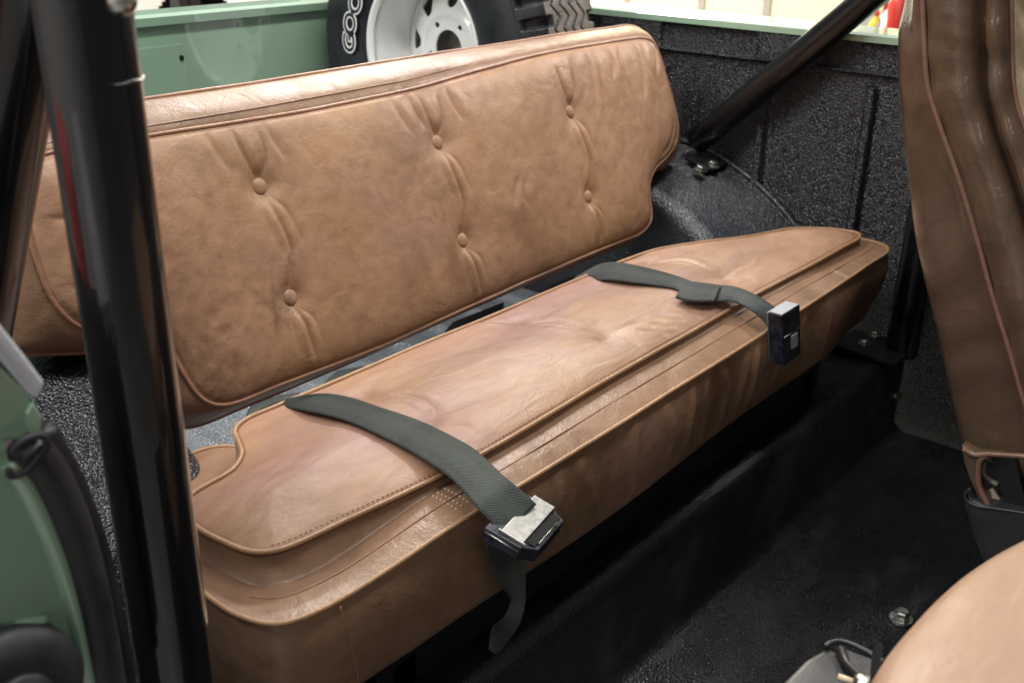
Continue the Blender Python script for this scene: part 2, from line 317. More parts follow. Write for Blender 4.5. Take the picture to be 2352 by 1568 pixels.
# ================================================================== SETTING: truck floor, garage floor
V,F=[],[]
ny=[-1.35,-.9,-.5,-.2,-.012,0.0]
prof=[(-1.3,-.42),(-.6,-.42),(-.02,-.42),(.0,-.405),(.0,-.255),(.012,-.24)]
y=.03
while y<1.29:
    prof+=[(y,-.24)]; y+=.03
prof=prof+[(1.29,-.24)]
xs=np.linspace(-.535,1.205,250)
P=[]
for yy,zz in prof:
    for x in xs:
        z=zz
        if yy>.1:   # pressed ribs running front to back
            ph=((x+.02)%.115)/.115; z+=.012*(1/(1+math.exp(-(abs(ph-.5)-.22)*60)))
        P.append((x,yy,z))
fl=mk('floor',P,gridf(len(prof),len(xs),flip=True),M_floor,mats=[M_floor,M_liner_lit],fm=[1 if i//(len(xs)-1)>=17 else 0 for i in range((len(prof)-1)*(len(xs)-1))])
tag(fl,'black textured truck floor with a step up to the cargo bed',kind='structure')
tag(mk('ground',[(-6,-5,-1.05),(9,-5,-1.05),(9,8,-1.05),(-6,8,-1.05)],[(0,1,2,3)],M_conc),'grey garage floor',kind='structure')
# ================================================================== TRUCK BODY
XW=1.21; YT=1.30; ZT=.356
body=empty('truck_body',(.37,.6,-.5),'sage green open truck body with black sprayed liner around the tan bench seat','truck')
# side wall with pressed shapes
yy=np.linspace(-1.3,YT,860); zz=np.linspace(-.46,ZT-.012,320)
Yg,Zg=np.meshgrid(yy,zz,indexing='ij'); Q=np.c_[Yg.ravel(),Zg.ravel()]; H=np.zeros(len(Q))
def sst(e0,e1,x): t=np.clip((x-e0)/(e1-e0),0,1); return t*t*(3-2*t)
def rrect(Q,c,hw,hh,r): 
    d=np.abs(Q-np.array(c))-np.array([hw,hh])+r; return np.linalg.norm(np.maximum(d,0),axis=1)+np.minimum(d.max(1),0)-r
# raised pads along the top rail, recessed fields below
for c,hw,hh in (((.515,.311),.115,.026),((.19,.311),.115,.026),((-.25,.311),.13,.026),((.95,.311),.16,.026)):
    H-=.016*(1-sst(-.003,.003,rrect(Q,c,hw,hh,.012)))
for (ya,za,yb_,zb_) in ((.374,.245,.374,-.02),(.152,.25,.152,-.12),(-.08,.25,-.08,-.12),(.62,.245,.62,.1)):
    d,_,_=dist_poly(Q,np.array([[ya,za],[yb_,zb_]])); H+=.017*(1-sst(.006,.014,d))
H+=.017*sst(.276,.283,Q[:,1])
P=np.c_[XW-H+.008,Q]; 
wall=mk('side_wall',P,gridf(len(yy),len(zz)),M_liner,body)
v1=[]; rp=[(XW-.012,ZT-.016),(XW-.012,ZT-.004),(XW-.006,ZT),(XW+.075,ZT+.003),(XW+.085,ZT-.004),(XW+.085,-.5)]
for yq in (-1.3,YT+.02): v1+=[(a,yq,b_) for a,b_ in rp]
mk('top_rail',v1,gridf(2,len(rp),flip=True),M_green,wall,smooth=False)
# tailgate
tp=joinm([abox(-.5,XW+.085,YT,YT+.05,-.3,ZT-.01,.004)])
tg=mk('tailgate',*tp,M_green,body,smooth=False)
rl=[]
for x in (-.5,XW+.085): rl+=[(x,YT-.014,ZT-.018),(x,YT-.016,ZT-.002),(x,YT-.01,ZT+.004),(x,YT+.05,ZT+.006),(x,YT+.056,ZT)]
mk('tailgate_rail',rl,gridf(2,5),M_green,tg,smooth=False)
# access panel on the tailgate: outline groove built as thin raised sheet
a,b_=aty(345,132,YT),aty(425,120,YT)
ap=joinm([abox(-.12,a[0]+.075,YT-.0035,YT,-.05,.297,.0015)])
pn=mk('access_panel',*ap,M_green,tg,smooth=False)
pc=aty(418,133,YT-.006)
mk('screw_hole',*tube([pc+(0,.004,0),pc+(0,-.0005,0)],.005,16),M_dark,pn)
# wheelhouses (arched boxes)
def wheelhouse(name,x0,x1,parent,flipx):
    yc,zc,Rr=.62,-.426,.507; th=np.linspace(math.radians(158),math.radians(22),70); rows=[]
    inn,out=(x0,x1) if not flipx else (x1,x0); sgn=1 if out>inn else -1
    pr=[(inn,-.10)]+[(inn+sgn*(.03-.03*math.cos(q)),-(.03-.03*math.sin(q))) for q in np.linspace(0,math.pi/2,8)]+[(out-sgn*.02,0),(out-sgn*.004,.012),(out,.013)]
    P=[]
    for t in th:
        for (x,dr) in pr:
            if x==inn and dr==-.10: P.append((x,yc+ (Rr-.03)*math.cos(t)*.98,-.27))
            else: P.append((x,yc+(Rr+dr)*math.cos(t),max(-.27,zc+(Rr+dr)*math.sin(t))))
    return mk(name,P,gridf(len(th),len(pr)),M_arch,parent)
wh=wheelhouse('wheelhouse',.935,XW-.001,body,False)
ab=[(XW-.004,.62+.507*math.cos(t)*1.012,-.426+.507*math.sin(t)*1.012+.010) for t in np.linspace(math.radians(158),math.radians(22),60)]
mk('flange_bead',*tube(np.array([q for q in ab if q[2]>-.26]),.0055,10),M_arch,wh)
wh2=wheelhouse('wheelhouse',-.19,-.534,body,False)
wh2.data.materials[0]=M_liner
# near inner side wall (liner) behind the hoop
P=[];yy2=np.linspace(-.04,YT,60)
for q in yy2:
    for z in np.linspace(-.42,.33,30): P.append((-.535,q,z))
mk('side_wall',P,gridf(60,30,flip=True),M_liner,body)
# rear quarter seen through door opening: jamb, rim, seal
def pxs(l,y): return np.array([aty(u,v,y) for u,v in l])
JY=-.05
k0=catmull(pxs([(20,1060),(62,1120),(112,1225),(150,1330),(180,1440),(208,1568),(222,1640)],JY),k=6)
k1=catmull(pxs([(60,1030),(100,1120),(135,1210),(165,1300),(192,1411),(221,1568),(235,1640)],JY),k=6)
rim=mk('door_jamb',*joinm([tube(np.array(k0),.006,12)]),M_green,body)
# jamb plate
pts=[(-260,1000),(10,1010),(20,1060),(62,1120),(112,1225),(150,1330),(180,1440),(208,1568),(222,1640),(-260,1640)]
mk('jamb_plate',*prism(pxs(pts,JY),(0,1,0),.01),M_green,rim,smooth=False)
mk('jamb_ridge',*tube(catmull(pxs([(-120,1500),(0,1450),(105,1420)],JY-.002),k=8),.004,8),M_green,rim)
# black round lock housing at the bottom corner
cc=aty(25,1600,JY-.012); a_=np.linspace(0,2*np.pi,48,endpoint=False)
mk('lock_housing',*joinm([tube([cc+(0,.012,0),cc+(0,-.004,0),cc+(0,-.010,0)],[.047,.047,.030],40),tube([cc+(0,-.01,0),cc+(0,-.016,0)],.022,30)]),M_rub,rim)
seal=mk('door_seal',*tube(catmull(pxs([(58,1020),(105,1075),(155,1180),(193,1300),(222,1430),(246,1568),(258,1650)],JY),k=8),np.r_[np.full(49,.0125)],18),M_rub,body)
mk('seal_lip',*tube(catmull(pxs([(95,985),(150,1080),(200,1200),(238,1330),(265,1463),(288,1600)],JY+.02),k=8),.009,14),M_plastic,seal)
# top cap of the near rail and its liner overspray strip, with the glare painted pale
mk('rail_cap',*prism(pxs([(-300,560),(0,838),(72,905),(80,955),(60,1010),(-60,1020),(-300,1000)],JY-.002),(0,1,0),.03,.003),M_green,body,smooth=False)
M_cap=simple('oversprayed_edge_glare',(.62,.62,.66),rough=.4,bump=.5,bscale=350)  # pale colour stands in for strong specular on the liner overspray
mk('rail_edge_strip',*prism(pxs([(-300,470),(0,742),(60,818),(106,880),(88,918),(75,912),(0,822),(-300,540)],JY-.006),(0,1,0),.045,.003),M_cap,body)
sp=catmull(pxs([(45,1050),(30,1035),(60,1008),(95,1000),(108,1020),(85,1050),(60,1080),(25,1092),(20,1075)],JY-.014),k=5)
mk('striker_clip',*tube(sp,.0024,10),M_rub,body)
mk('striker_plate',*prism(pxs([(78,925),(96,960),(92,1010),(76,1002),(62,950)],JY-.008),(0,1,0),.01,.001),M_green,body,smooth=False)
# seat feet blocks seen through the gap
# ================================================================== ROLL BAR
rb=empty('roll_bar',(.37,0,-.24),'gloss black tubular roll cage over the rear bench','roll bar')
XN,XF=-.4365,1.173
def cyl(p,q,r,k=40,n=12): return tube(np.array([np.array(p)+(np.array(q)-np.array(p))*t for t in np.linspace(0,1,n)]),r,k)
hoopN=mk('hoop_leg',*cyl((XN-.006,-.006,-.42),(XN+.008,.004,1.05),.0295,56),M_tube,rb)
ring=[]
zc_=.485
a_=np.linspace(0,2*np.pi,90,endpoint=False)
wr=np.array([(XN+.004+.0294*math.cos(t),.0005+.0294*math.sin(t),zc_+.0006*math.sin(9*t)) for t in a_])
mk('weld_bead',*tube(wr,.0009,8,True),M_tube,hoopN)
bo=aty(283,2,-.034); mk('bolt_head',*tube([bo+(0,.01,0),bo,bo+(0,-.006,0)],[.0095,.0095,.006],16),M_steel,hoopN)
hoopF=mk('hoop_leg',*cyl((XF,0,-.24),(XF,.0,1.05),.0315,40),M_tubes,rb)
mk('top_bar',*tube(catmull([(XN+.008,.004,1.05),(XN+.03,.004,1.13),(XN+.12,.004,1.18),(.37,.004,1.19),(XF-.12,.004,1.18),(XF-.03,.004,1.13),(XF,0,1.05)],k=8),.0315,28),M_tube,rb)
qa,qb=atx(38,150,XN),atx(-48,740,XN); qd=(qb-qa)/np.linalg.norm(qb-qa)
bN=mk('rear_brace',*cyl(qa-qd*.12,qb+qd*.18,.0275,40),M_tubes,rb)
bF=mk('rear_brace',*cyl((XF,.0,.58),(XF-.005,.50,.105),.0275,40),M_tubes,rb)
fp=mk('foot_plate',*box((1.165,.466,.070),(.045,0,0),(0,.03*.96,.03*.27),(0,-.0006,.003),.001),M_bracket,bF,smooth=False)
for u,v in ((1608,391),(1636,381)):
    p=hit(u,v,(0,-.27,.96),.96*.0735-.27*.466); mk('bolt',*hexbolt(p,(0,-.25,.97),.0098,.010),M_steel,fp,smooth=False)
fp2=mk('foot_plate',*abox(1.09,1.20,-.02,.11,-.234,-.226,.001),M_bracket,hoopF,smooth=False)
for u,v in ((1985,790),(2010,770)):
    p=atz(u,v,-.226); mk('bolt',*hexbolt(p,(0,0,1),.0085,.009),M_steel,fp2,smooth=False)
for u,v in ((2058,908),(2080,886)):
    p=aty(u,v,-.002); mk('bolt',*hexbolt(p,(0,-1,0),.008,.009),M_steel,fp2,smooth=False)
# ================================================================== SPARE WHEEL
WX,WY,WZ=.80,.954,.281; RR=.163; RT=.322
sw=empty('spare_wheel',(WX+.1,WY,WZ-RT),'spare wheel with white steel rim and white lettered tyre behind the bench','wheel')
def rev(prof,k=240): # prof list (x offset inward, r)
    a=np.linspace(0,2*np.pi,k,endpoint=False); P=[]
    for t in a:
        for (ax,r) in prof: P.append((WX+ax,WY+r*math.cos(t),WZ+r*math.sin(t)))
    return P,gridf(k,len(prof),True,False)
def rimdisc():
    K=720; rr=np.linspace(.028,.138,90); P=[];F=[]
    a=np.linspace(0,2*np.pi,K,endpoint=False)
    def hgt(r): return .085+.022*sst(.075,.135,np.array([r]))[0]-.004*math.exp(-((r-.072)/.008)**2)
    for t in a:
        for r in rr: P.append((WX+hgt(r),WY+r*math.cos(t),WZ+r*math.sin(t)))
    def hole(t,r):
        if r<.038: return True
        for q in range(5):
            tq=q*2*math.pi/5+.95; dx=r*math.cos(t)-.056*math.cos(tq); dy=r*math.sin(t)-.056*math.sin(tq)
            if dx*dx+dy*dy<.0062**2: return True
        n=8; ph=(t*n/(2*math.pi)+.42)%1-.5; d=ph*2*math.pi/n*r
        # rounded triangular window: wide outside, narrow inside
        if .083<r<.123:
            hw=.008+.017*(r-.083)/.04; rr_=.008
            e=max(0,abs(d)-(hw-rr_)); g=max(0,r-(.123-rr_),(.083+rr_)-r)
            return e*e+g*g<rr_*rr_
        return False
    m=len(rr)
    for i in range(K):
        for j in range(m-1):
            if hole(a[i]+np.pi/K,(rr[j]+rr[j+1])/2): continue
            i2=(i+1)%K; F.append((i*m+j,i2*m+j,i2*m+j+1,i*m+j+1))
    return P,F
rimp=[(.006,.151),(-.002,.156),(-.004,RR),(.004,RR+.001),(.006,.158),(.02,.150),(.045,.148),(.06,.143),(.10,.139),(.13,.137),(.19,.142)]
P1=rev(rimp,300)
rimo=mk('rim',*P1,M_rim,sw)
P2=rimdisc(); dsc=mk('wheel_disc',*P2,M_rim,rimo)
so=dsc.modifiers.new('thickness','SOLIDIFY'); so.thickness=.005; so.offset=0
mk('hub_shadow_drum',*rev([(.13,.001),(.13,.137),(.19,.137)],60),simple('brown_drum',(.25,.22,.2),rough=.7),rimo)
# tyre
K=1080; prof=[]
tp=[(.012,.158),(.000,.168),(-.012,.190),(-.018,.220),(-.018,.250),(-.012,.275),(-.006,.290),(.004,.303),(.014,.313),(.024,RT-.003),(.034,RT)]
tpc=catmull(tp,k=6); mid=np.array([(x,RT+.003*math.sin(math.pi*(x-.034)/.132)) for x in np.linspace(.034,.166,60)[1:-1]])
oth=tpc[::-1].copy(); oth[:,0]=.20-oth[:,0]
pf=np.vstack([tpc,mid,oth]); nrm=np.gradient(pf,axis=0); nr=np.c_[nrm[:,1],-nrm[:,0]]; nr/=np.linalg.norm(nr,axis=1)[:,None]; nr=-nr
a=np.linspace(0,2*np.pi,K,endpoint=False)
A,J=np.meshgrid(a,np.arange(len(pf)),indexing='ij'); xo=pf[J,0]; ro=pf[J,1]
pitch=2*np.pi/44; ph=(A/pitch)%1
dep=np.zeros_like(A)
tri=lambda x: np.abs((x%1)*2-1)
for kx,xc in enumerate((.058,.084,.110,.136)):
    cx=xc+.013*(tri(A/pitch)-.5)*1.5
    g=1-sst(.0016,.0034,np.abs(xo-cx)); g*=(ro>RT-.01); dep=np.maximum(dep,g*.011)
# cross sipes
cs=(1-sst(.03,.06,np.abs(((A/pitch+xo*9)%1)-.5)))*(ro>RT-.01)*((np.floor(xo/.026)%2)==0); dep=np.maximum(dep,cs*.0012)
# shoulder lugs
lug=sst(.30,.36,ph)*(1-sst(.86,.92,ph))
sh=((ro>.283)&((xo<.046)|(xo>.154))); dep=np.maximum(dep,np.where(sh,(1-lug)*.014*sst(.283,.296,ro),0))
# raised rings on sidewall
dep-=.0015*np.exp(-((ro-.283)/.0025)**2)+.001*np.exp(-((ro-.178)/.003)**2)
xx=xo-nr[J,0]*dep; rr=ro-nr[J,1]*dep
P=np.stack([WX+xx,WY+rr*np.cos(A),WZ+rr*np.sin(A)],-1).reshape(-1,3)
Fc=gridf(K,len(pf),True,False)
dd=dep.reshape(-1); rad=ro.reshape(-1); xf_=xo.reshape(-1)
fm=[1 if (dd[f[0]]<.003 and rad[f[0]]>RT-.004 and .03<xf_[f[0]]<.17) else 0 for f in Fc]
tyre=mk('tyre',P,Fc,M_tyre,sw,mats=[M_tyre,M_tread],fm=fm)
def letter(ch,u,v,size,parent):
    p=atx(u,v,WX-.0185); cu=bpy.data.curves.new('t','FONT'); cu.body=ch; cu.size=size; cu.align_x='CENTER'; cu.align_y='CENTER'; cu.offset=.0018; cu.extrude=.0006; cu.resolution_u=6
    cu.fill_mode='BOTH'; to=bpy.data.objects.new('t',cu); COL.objects.link(to); dg=bpy.context.evaluated_depsgraph_get()
    def grab(): 
        bpy.context.view_layer.update(); me=bpy.data.meshes.new_from_object(to.evaluated_get(bpy.context.evaluated_depsgraph_get())); V=[tuple(q.co) for q in me.vertices]; F=[tuple(f.vertices) for f in me.polygons]; return np.array(V),F
    cu.offset=size*.075; Vo,Fo=grab(); cu.offset=size*.002; Vi,Fi=grab(); bpy.data.objects.remove(to)
    rad=np.array([0,p[1]-WY,p[2]-WZ]); rad/=np.linalg.norm(rad); tx=np.cross(rad,(-1,0,0)) # reading direction
    if tx[2]<0: tx=-tx
    nn=np.array([-1.,0,0])
    def place(V,h): return p+V[:,0:1]*tx*1.0+V[:,1:2]*rad*.85+(V[:,2:3]+h)*nn
    o=mk('lettering',place(Vo,.0008),Fo,M_wletter,parent,smooth=False)
    mk('letter_core',place(Vi,.0016),Fi,M_tyre,o,smooth=False)
letter('G',804,98,.060,tyre); letter('O',806,55,.060,tyre); letter('O',818,8,.060,tyre)
# carrier hidden behind the bench, bolted to the bed
wc=mk('wheel_carrier',*joinm([abox(.84,.96,.80,1.10,-.236,-.225,.002),abox(.86,.94,.84,.86,-.225,WZ-RT+.03,.002),abox(.86,.94,1.04,1.06,-.225,WZ-RT+.03,.002),abox(.84,.96,.82,1.08,WZ-RT-.012,WZ-RT-.002,.002)]),M_bracket,smooth=False)
tag(wc,'black bracket holding up the spare wheel behind the bench','bracket')
# ================================================================== REAR BENCH
bench=empty('rear_bench_seat',(.37,.2,-.24),'aged tan leather rear bench with buttoned backrest and piped cushion','bench seat')
NU,NV=860,290
IC=[(-.125,.012),(-.10,-.006),(0,-.010),(.20,-.012),(.38,-.006),(.60,-.001),(.78,.001),(.865,.004),(.897,.020),(.905,.055),(.913,.088),(.94,.111),(.985,.126),(1.022,.146),(1.043,.180),(1.043,.225),(1.033,.280),(1.023,.325),(1.006,.350),(.975,.359),(.93,.361),(.78,.362),(.615,.358),(.45,.347),(.353,.340),(.264,.338),(.069,.337),(-.095,.340),(-.205,.341),(-.245,.336),(-.262,.318),(-.270,.276),(-.272,.222),(-.267,.178),(-.25,.146),(-.215,.126),(-.175,.112),(-.150,.088),(-.140,.050)]
ICn=[0,8,18,29]
sI=outline(IC,ICn,(NU,NV))
OC=[(-.165,-.006),(-.130,-.027),(-.03,-.030),(.20,-.028),(.38,-.022),(.60,-.019),(.78,-.018),(.885,-.017),(.925,-.006),(.936,.04),(.945,.075),(.972,.095),(1.04,.102),(1.085,.118),(1.104,.150),(1.102,.20),(1.085,.290),(1.070,.350),(1.045,.380),(1.005,.391),(.95,.391),(.80,.392),(.66,.391),(.50,.391),(.35,.390),(.25,.389),(.07,.387),(-.09,.388),(-.215,.388),(-.270,.380),(-.294,.350),(-.306,.276),(-.310,.222),(-.312,.170),(-.305,.132),(-.265,.116),(-.215,.100),(-.190,.080),(-.180,.045)]
sO=outline(OC,ICn,(NU,NV))
G=coons(sI); Pq=G.reshape(-1,2)
bd=closed_of(sI); dE,_,_=dist_poly(Pq,np.vstack([bd[::14],bd[:1]]))
h=.016*(1-np.exp(-dE/.022))+.006*sst(.0,.12,dE)
BT=[(.035,.251),(.370,.254),(.703,.254),(.036,.099),(.376,.099),(.707,.102)]
for (bx,by) in BT:
    r=np.hypot(Pq[:,0]-bx,(Pq[:,1]-by)*.85); h-=.013*np.exp(-(r/.017)**1.6)+.006*np.exp(-(r/.055)**2)
for (bx,by),(cx,cy) in zip(BT[:3],BT[3:]):
    h+=fold(Pq,[(bx+.002,by-.013),(bx+.010,by-.045),(bx+.016,by-.090),(cx+.010,cy+.045),(cx+.003,cy+.016)],.0042,.0044,.8,-1)
    h+=fold(Pq,[(bx+.008,by-.014),(bx+.026,by-.040),(bx+.036,by-.085)],.005,.0022,.5,-1)
    h+=fold(Pq,[(bx-.004,by-.016),(bx-.008,by-.045),(bx-.006,by-.08)],.005,.0018,.5,1)
    h+=fold(Pq,[(bx-.004,by+.013),(bx-.010,by+.035),(bx-.017,by+.075)],.0048,.0040,.6,-1)
    h+=fold(Pq,[(bx+.007,by+.012),(bx+.019,by+.034),(bx+.022,by+.070)],.0052,.0032,.5,1)
    h+=fold(Pq,[(cx+.001,cy-.014),(cx+.010,cy-.04),(cx+.013,cy-.085)],.0042,.0040,.7,-1)
    h+=fold(Pq,[(cx+.006,cy-.014),(cx+.024,cy-.036),(cx+.030,cy-.07)],.005,.0018,.5,-1)
    h+=fold(Pq,[(cx-.005,cy-.014),(cx-.009,cy-.04),(cx-.012,cy-.075)],.0048,.0022,.6,1)
# gathers below the top piping on the far end and general slack
for xg in (.735,.775,.80,.845,.885,.93,.965,.99):
    h+=fold(Pq,[(xg,.352),(xg-.006+.01*math.sin(xg*90),.32),(xg-.012,.265-.03*math.sin(xg*50))],.0065,.0026,.5,1)
for xg,d in ((.30,.003),(.335,.004),(.415,.0035),(-.02,.003),(.07,.003)):
    h+=fold(Pq,[(xg,.332),(xg+.004,.305),(xg+.01,.28)],.006,d,.5,1)
for p in ([(.52,.17),(.505,.15),(.50,.125)],[(.535,.165),(.525,.14),(.53,.12)],[(1.02,.20),(.99,.15),(.95,.13)],[(-.20,.30),(-.22,.26),(-.215,.20)],[(-.24,.23),(-.20,.215),(-.16,.21)],[(-.25,.19),(-.20,.17),(-.17,.175)],[(-.25,.27),(-.2,.26),(-.17,.28)]):
    h+=fold(Pq,p,.008,.0024,.6,1)
h+=.0018*vnoise(Pq,28,3)+.0009*vnoise(Pq,90,4)
h*=sst(0,.008,dE)*.999
P=O0+np.outer(Pq[:,0],[1,0,0])+np.outer(Pq[:,1],SD)+np.outer(h,ND)
def cl3(sides,n): 
    q=closed_of(sides); return O0+np.outer(q[:,0],[1,0,0])+np.outer(q[:,1],SD)+ND*n
cI,cO=closed_of(sI),closed_of(sO)
def loftc(rings,m,name,parent,disp=None):
    st=2; R_=[r[::st] for r in rings]; k=len(R_[0]); V=np.stack(R_,1).reshape(-1,3)
    if disp is not None: V=disp(V)
    return mk(name,V,gridf(k,len(R_),True,False),m,parent)
b3=lambda q,n:O0+np.outer(q[:,0],[1,0,0])+np.outer(q[:,1],SD)+ND*n
lat=[]
for t in np.linspace(0,1,14):
    lat.append(b3(cI*(1-t)+cO*t,-.004-.044*t**1.4+.004*math.sin(math.pi*t)))
ctr=cO.mean(0)
for (k_,n_) in ((1.0,-.05),(.998,-.062),(.988,-.078),(.975,-.092),(.955,-.100)): lat.append(b3(ctr+(cO-ctr)*k_,n_))
def slackB(V):
    q=np.c_[V[:,0],V[:,2]]; return V+np.outer(.0016*vnoise(q,45,12),ND)
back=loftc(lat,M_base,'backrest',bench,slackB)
rear=b3(ctr+(cO-ctr)*.955,-.100); mk('back_panel',np.vstack([rear,[b3(ctr[None],-.100)[0]]]),[(i,(i+1)%len(rear),len(rear)) for i in range(len(rear))],M_bracket,back)
mk('front_panel',P,gridf(NU,NV),M_back,back)
def wavy(P,amp,seed):
    rs=np.random.RandomState(seed); n=len(P); t=np.arange(n)/n*2*np.pi; o=np.zeros((n,3))
    for k in (5,9,14,23): 
        for i in range(3): o[:,i]+=amp/k**.5*np.sin(k*t+rs.rand()*6)
    return P+o
mk('piping',*tube(wavy(resample(b3(cI,-.001),900,True),.0006,1),.0029,10,True),M_pipe,back)
mk('piping',*tube(wavy(resample(b3(cO,-.049),900,True),.0006,2),.0029,10,True),M_pipe,back)
# stitched seam along the top band
qs=np.array([(x,np.interp(x,[-.25,.07,.35,.62,.95],[.352,.3515,.355,.372,.374])) for x in np.linspace(-.24,.98,160)])
sm=[]
for (x,s) in qs:
    t=(s-np.interp(x,[-.2,.35,.62,.95],[.340,.340,.358,.361]))/max(.02,.389-np.interp(x,[-.2,.35,.62,.95],[.340,.340,.358,.361])); t=min(max(t,0),1)
    sm.append(bk(x,s,-.004-.044*t**1.4+.004*math.sin(math.pi*t)+.0003))
mk('seam_thread',*tube(np.array(sm),.0009,6),M_pipe,back)
def button(p,n,r,parent):
    n=np.asarray(n,float); a=np.array([1.,0,0]); b_=np.cross(n,a); V=[];k=28; pr=[(1.0,-.004),(1.02,.000),(.97,.0022),(.82,.0042),(.55,.0055),(.25,.0061),(.01,.0063)]
    for q in np.linspace(0,2*np.pi,k,endpoint=False):
        for (rr_,hh) in pr: V.append(p+r*rr_*(math.cos(q)*a+math.sin(q)*b_)+n*hh)
    return mk('button',V,gridf(k,len(pr),True,False),M_back,parent)
for (x,s) in BT:
    i=np.argmin(np.hypot(Pq[:,0]-x,Pq[:,1]-s)); button(bk(x,s,h[i]+.0022),ND,.0118,back)
# ---- cushion
CI=[(-.298,.082),(-.279,.067),(-.20,.058),(-.086,.048),(-.012,.046),(.12,.050),(.239,.055),(.457,.058),(.653,.063),(.81,.061),(.95,.062),(1.033,.064),(1.056,.078),(1.052,.110),(1.03,.150),(.995,.182),(.93,.206),(.877,.226),(.82,.250),(.764,.272),(.70,.292),(.60,.299),(.50,.300),(.305,.299),(.12,.301),(-.034,.299),(-.10,.299),(-.150,.298),(-.172,.286),(-.184,.262),(-.196,.240),(-.222,.222),(-.275,.214),(-.302,.200),(-.309,.165),(-.307,.120)]
CIc=[0,12,20,28]
NU2,NV2=760,200
sC=outline(CI,CIc,(NU2,NV2))
CO=[(-.342,.045),(-.322,.010),(-.20,-.004),(-.10,-.005),(-.01,-.005),(.12,-.004),(.25,-.003),(.46,.000),(.65,.003),(.81,.008),(.95,.013),(1.065,.019),(1.090,.038),(1.098,.09),(1.09,.155),(1.05,.205),(.97,.225),(.915,.245),(.86,.268),(.79,.288),(.72,.298),(.60,.301),(.50,.302),(.305,.302),(.12,.303),(-.034,.302),(-.12,.302),(-.130,.322),(-.160,.348),(-.200,.360),(-.240,.352),(-.272,.330),(-.304,.300),(-.328,.262),(-.340,.200),(-.344,.120)]
sD=outline(CO,CIc,(NU2,NV2))
G=coons(sC); Pc=G.reshape(-1,2); bd=closed_of(sC); dE,_,_=dist_poly(Pc,np.vstack([bd[::12],bd[:1]]))
hc=.010*(1-np.exp(-dE/.016))+.008*sst(0,.11,dE)
CT=[(-.018,.232),(-.012,.122),(.287,.248),(.322,.128),(.634,.258),(.661,.134)]
for (bx,by) in CT:
    r=np.hypot(Pc[:,0]-bx,Pc[:,1]-by); hc-=.008*np.exp(-(r/.011)**1.2)+.004*np.exp(-(r/.045)**2)
for (bx,by),(cx,cy) in ((CT[0],CT[1]),(CT[2],CT[3]),(CT[4],CT[5])):
    hc+=fold(Pc,[(bx,by-.01),(bx+.030,by-.045),(bx+.028,by-.085),(cx+.004,cy+.01)],.006,0.00140,.8,1)
    hc+=fold(Pc,[(bx,by-.01),(bx+.012,by-.05),(cx,cy+.01)],.005,0.00077,.5,1)
    hc+=fold(Pc,[(bx-.006,by+.01),(bx-.025,by+.03),(bx-.03,by+.055)],.006,0.00140,.5,1)
    hc+=fold(Pc,[(cx+.01,cy-.004),(cx+.045,cy-.004),(cx+.08,cy-.014)],.007,0.00098,.5,1)
    hc+=fold(Pc,[(cx+.006,cy-.01),(cx+.02,cy-.03),(cx+.016,cy-.055)],.006,0.00098,.5,1)
    hc+=fold(Pc,[(cx-.012,cy+.0),(cx-.05,cy+.006),(cx-.09,cy+.02)],.008,0.00077,.5,1)
for k_ in range(7):
    x0=.40+.030*k_; hc+=fold(Pc,[(x0,.07+.004*(k_%3)),(x0-.006,.085),(x0-.02,.105)],.0055,.0018,.6,1)
hc+=.0025*vnoise(Pc,26,5)+.0010*vnoise(Pc,75,6)
hc*=sst(0,.006,dE)
zc0=.018+.006*sst(.2,.3,Pc[:,1])-.008*sst(-.24,-.31,-(-Pc[:,0]))*0
P=np.c_[Pc,zc0+hc]
c1,c2=closed_of(sC),closed_of(sD)
def zb_(q): return -.004-.030*sst(.12,.24,q[:,1])*sst(-.17,-.10,q[:,0])-.018*sst(.20,.29,q[:,1])*sst(-.10,-.17,q[:,0])-.008*sst(-.10,-.26,q[:,0]*1.)
def zin_(q): return -.016*sst(.16,.25,q[:,1])*sst(-.10,-.16,q[:,0])+.009-.036*sst(.14,.26,q[:,1])*sst(-.17,-.08,q[:,0])-.026*sst(-.08,-.25,q[:,0])-.006*sst(.75,1.0,q[:,0])
def zt_(q,t): return zin_(q)*(1-t)+zb_(q)*t+.0025*math.sin(math.pi*t)
rings=[]
rings.append(np.c_[c1,.015+.006*sst(.2,.3,c1[:,1])])
q=c1+ (c2-c1)*.03; rings.append(np.c_[q,np.maximum(.011+0*q[:,0],zin_(q))])
for t in np.linspace(.05,.97,17): q=c1+(c2-c1)*t; rings.append(np.c_[q,zt_(q,t)])
rings.append(np.c_[c2,zb_(c2)-.001])
ct=np.array([.36,.16])
for t in np.linspace(.04,1,16):
    inw=-.002*t-.004*t**3+.005*math.sin(math.pi*min(1,t*1.02)); d=(c2-ct); dn=d/np.linalg.norm(d,axis=1)[:,None]
    # push mainly in y for the long front
    q=c2+np.c_[np.clip(dn[:,0],-1,1)*inw*.6,np.sign(d[:,1])*inw]; zz_=zb_(c2)*(1-t)+(-.134)*t; rings.append(np.c_[q,zz_])
q=c2*1.; q=ct+(c2-ct)*.94; rings.append(np.c_[q,np.full(len(q),-.138)])
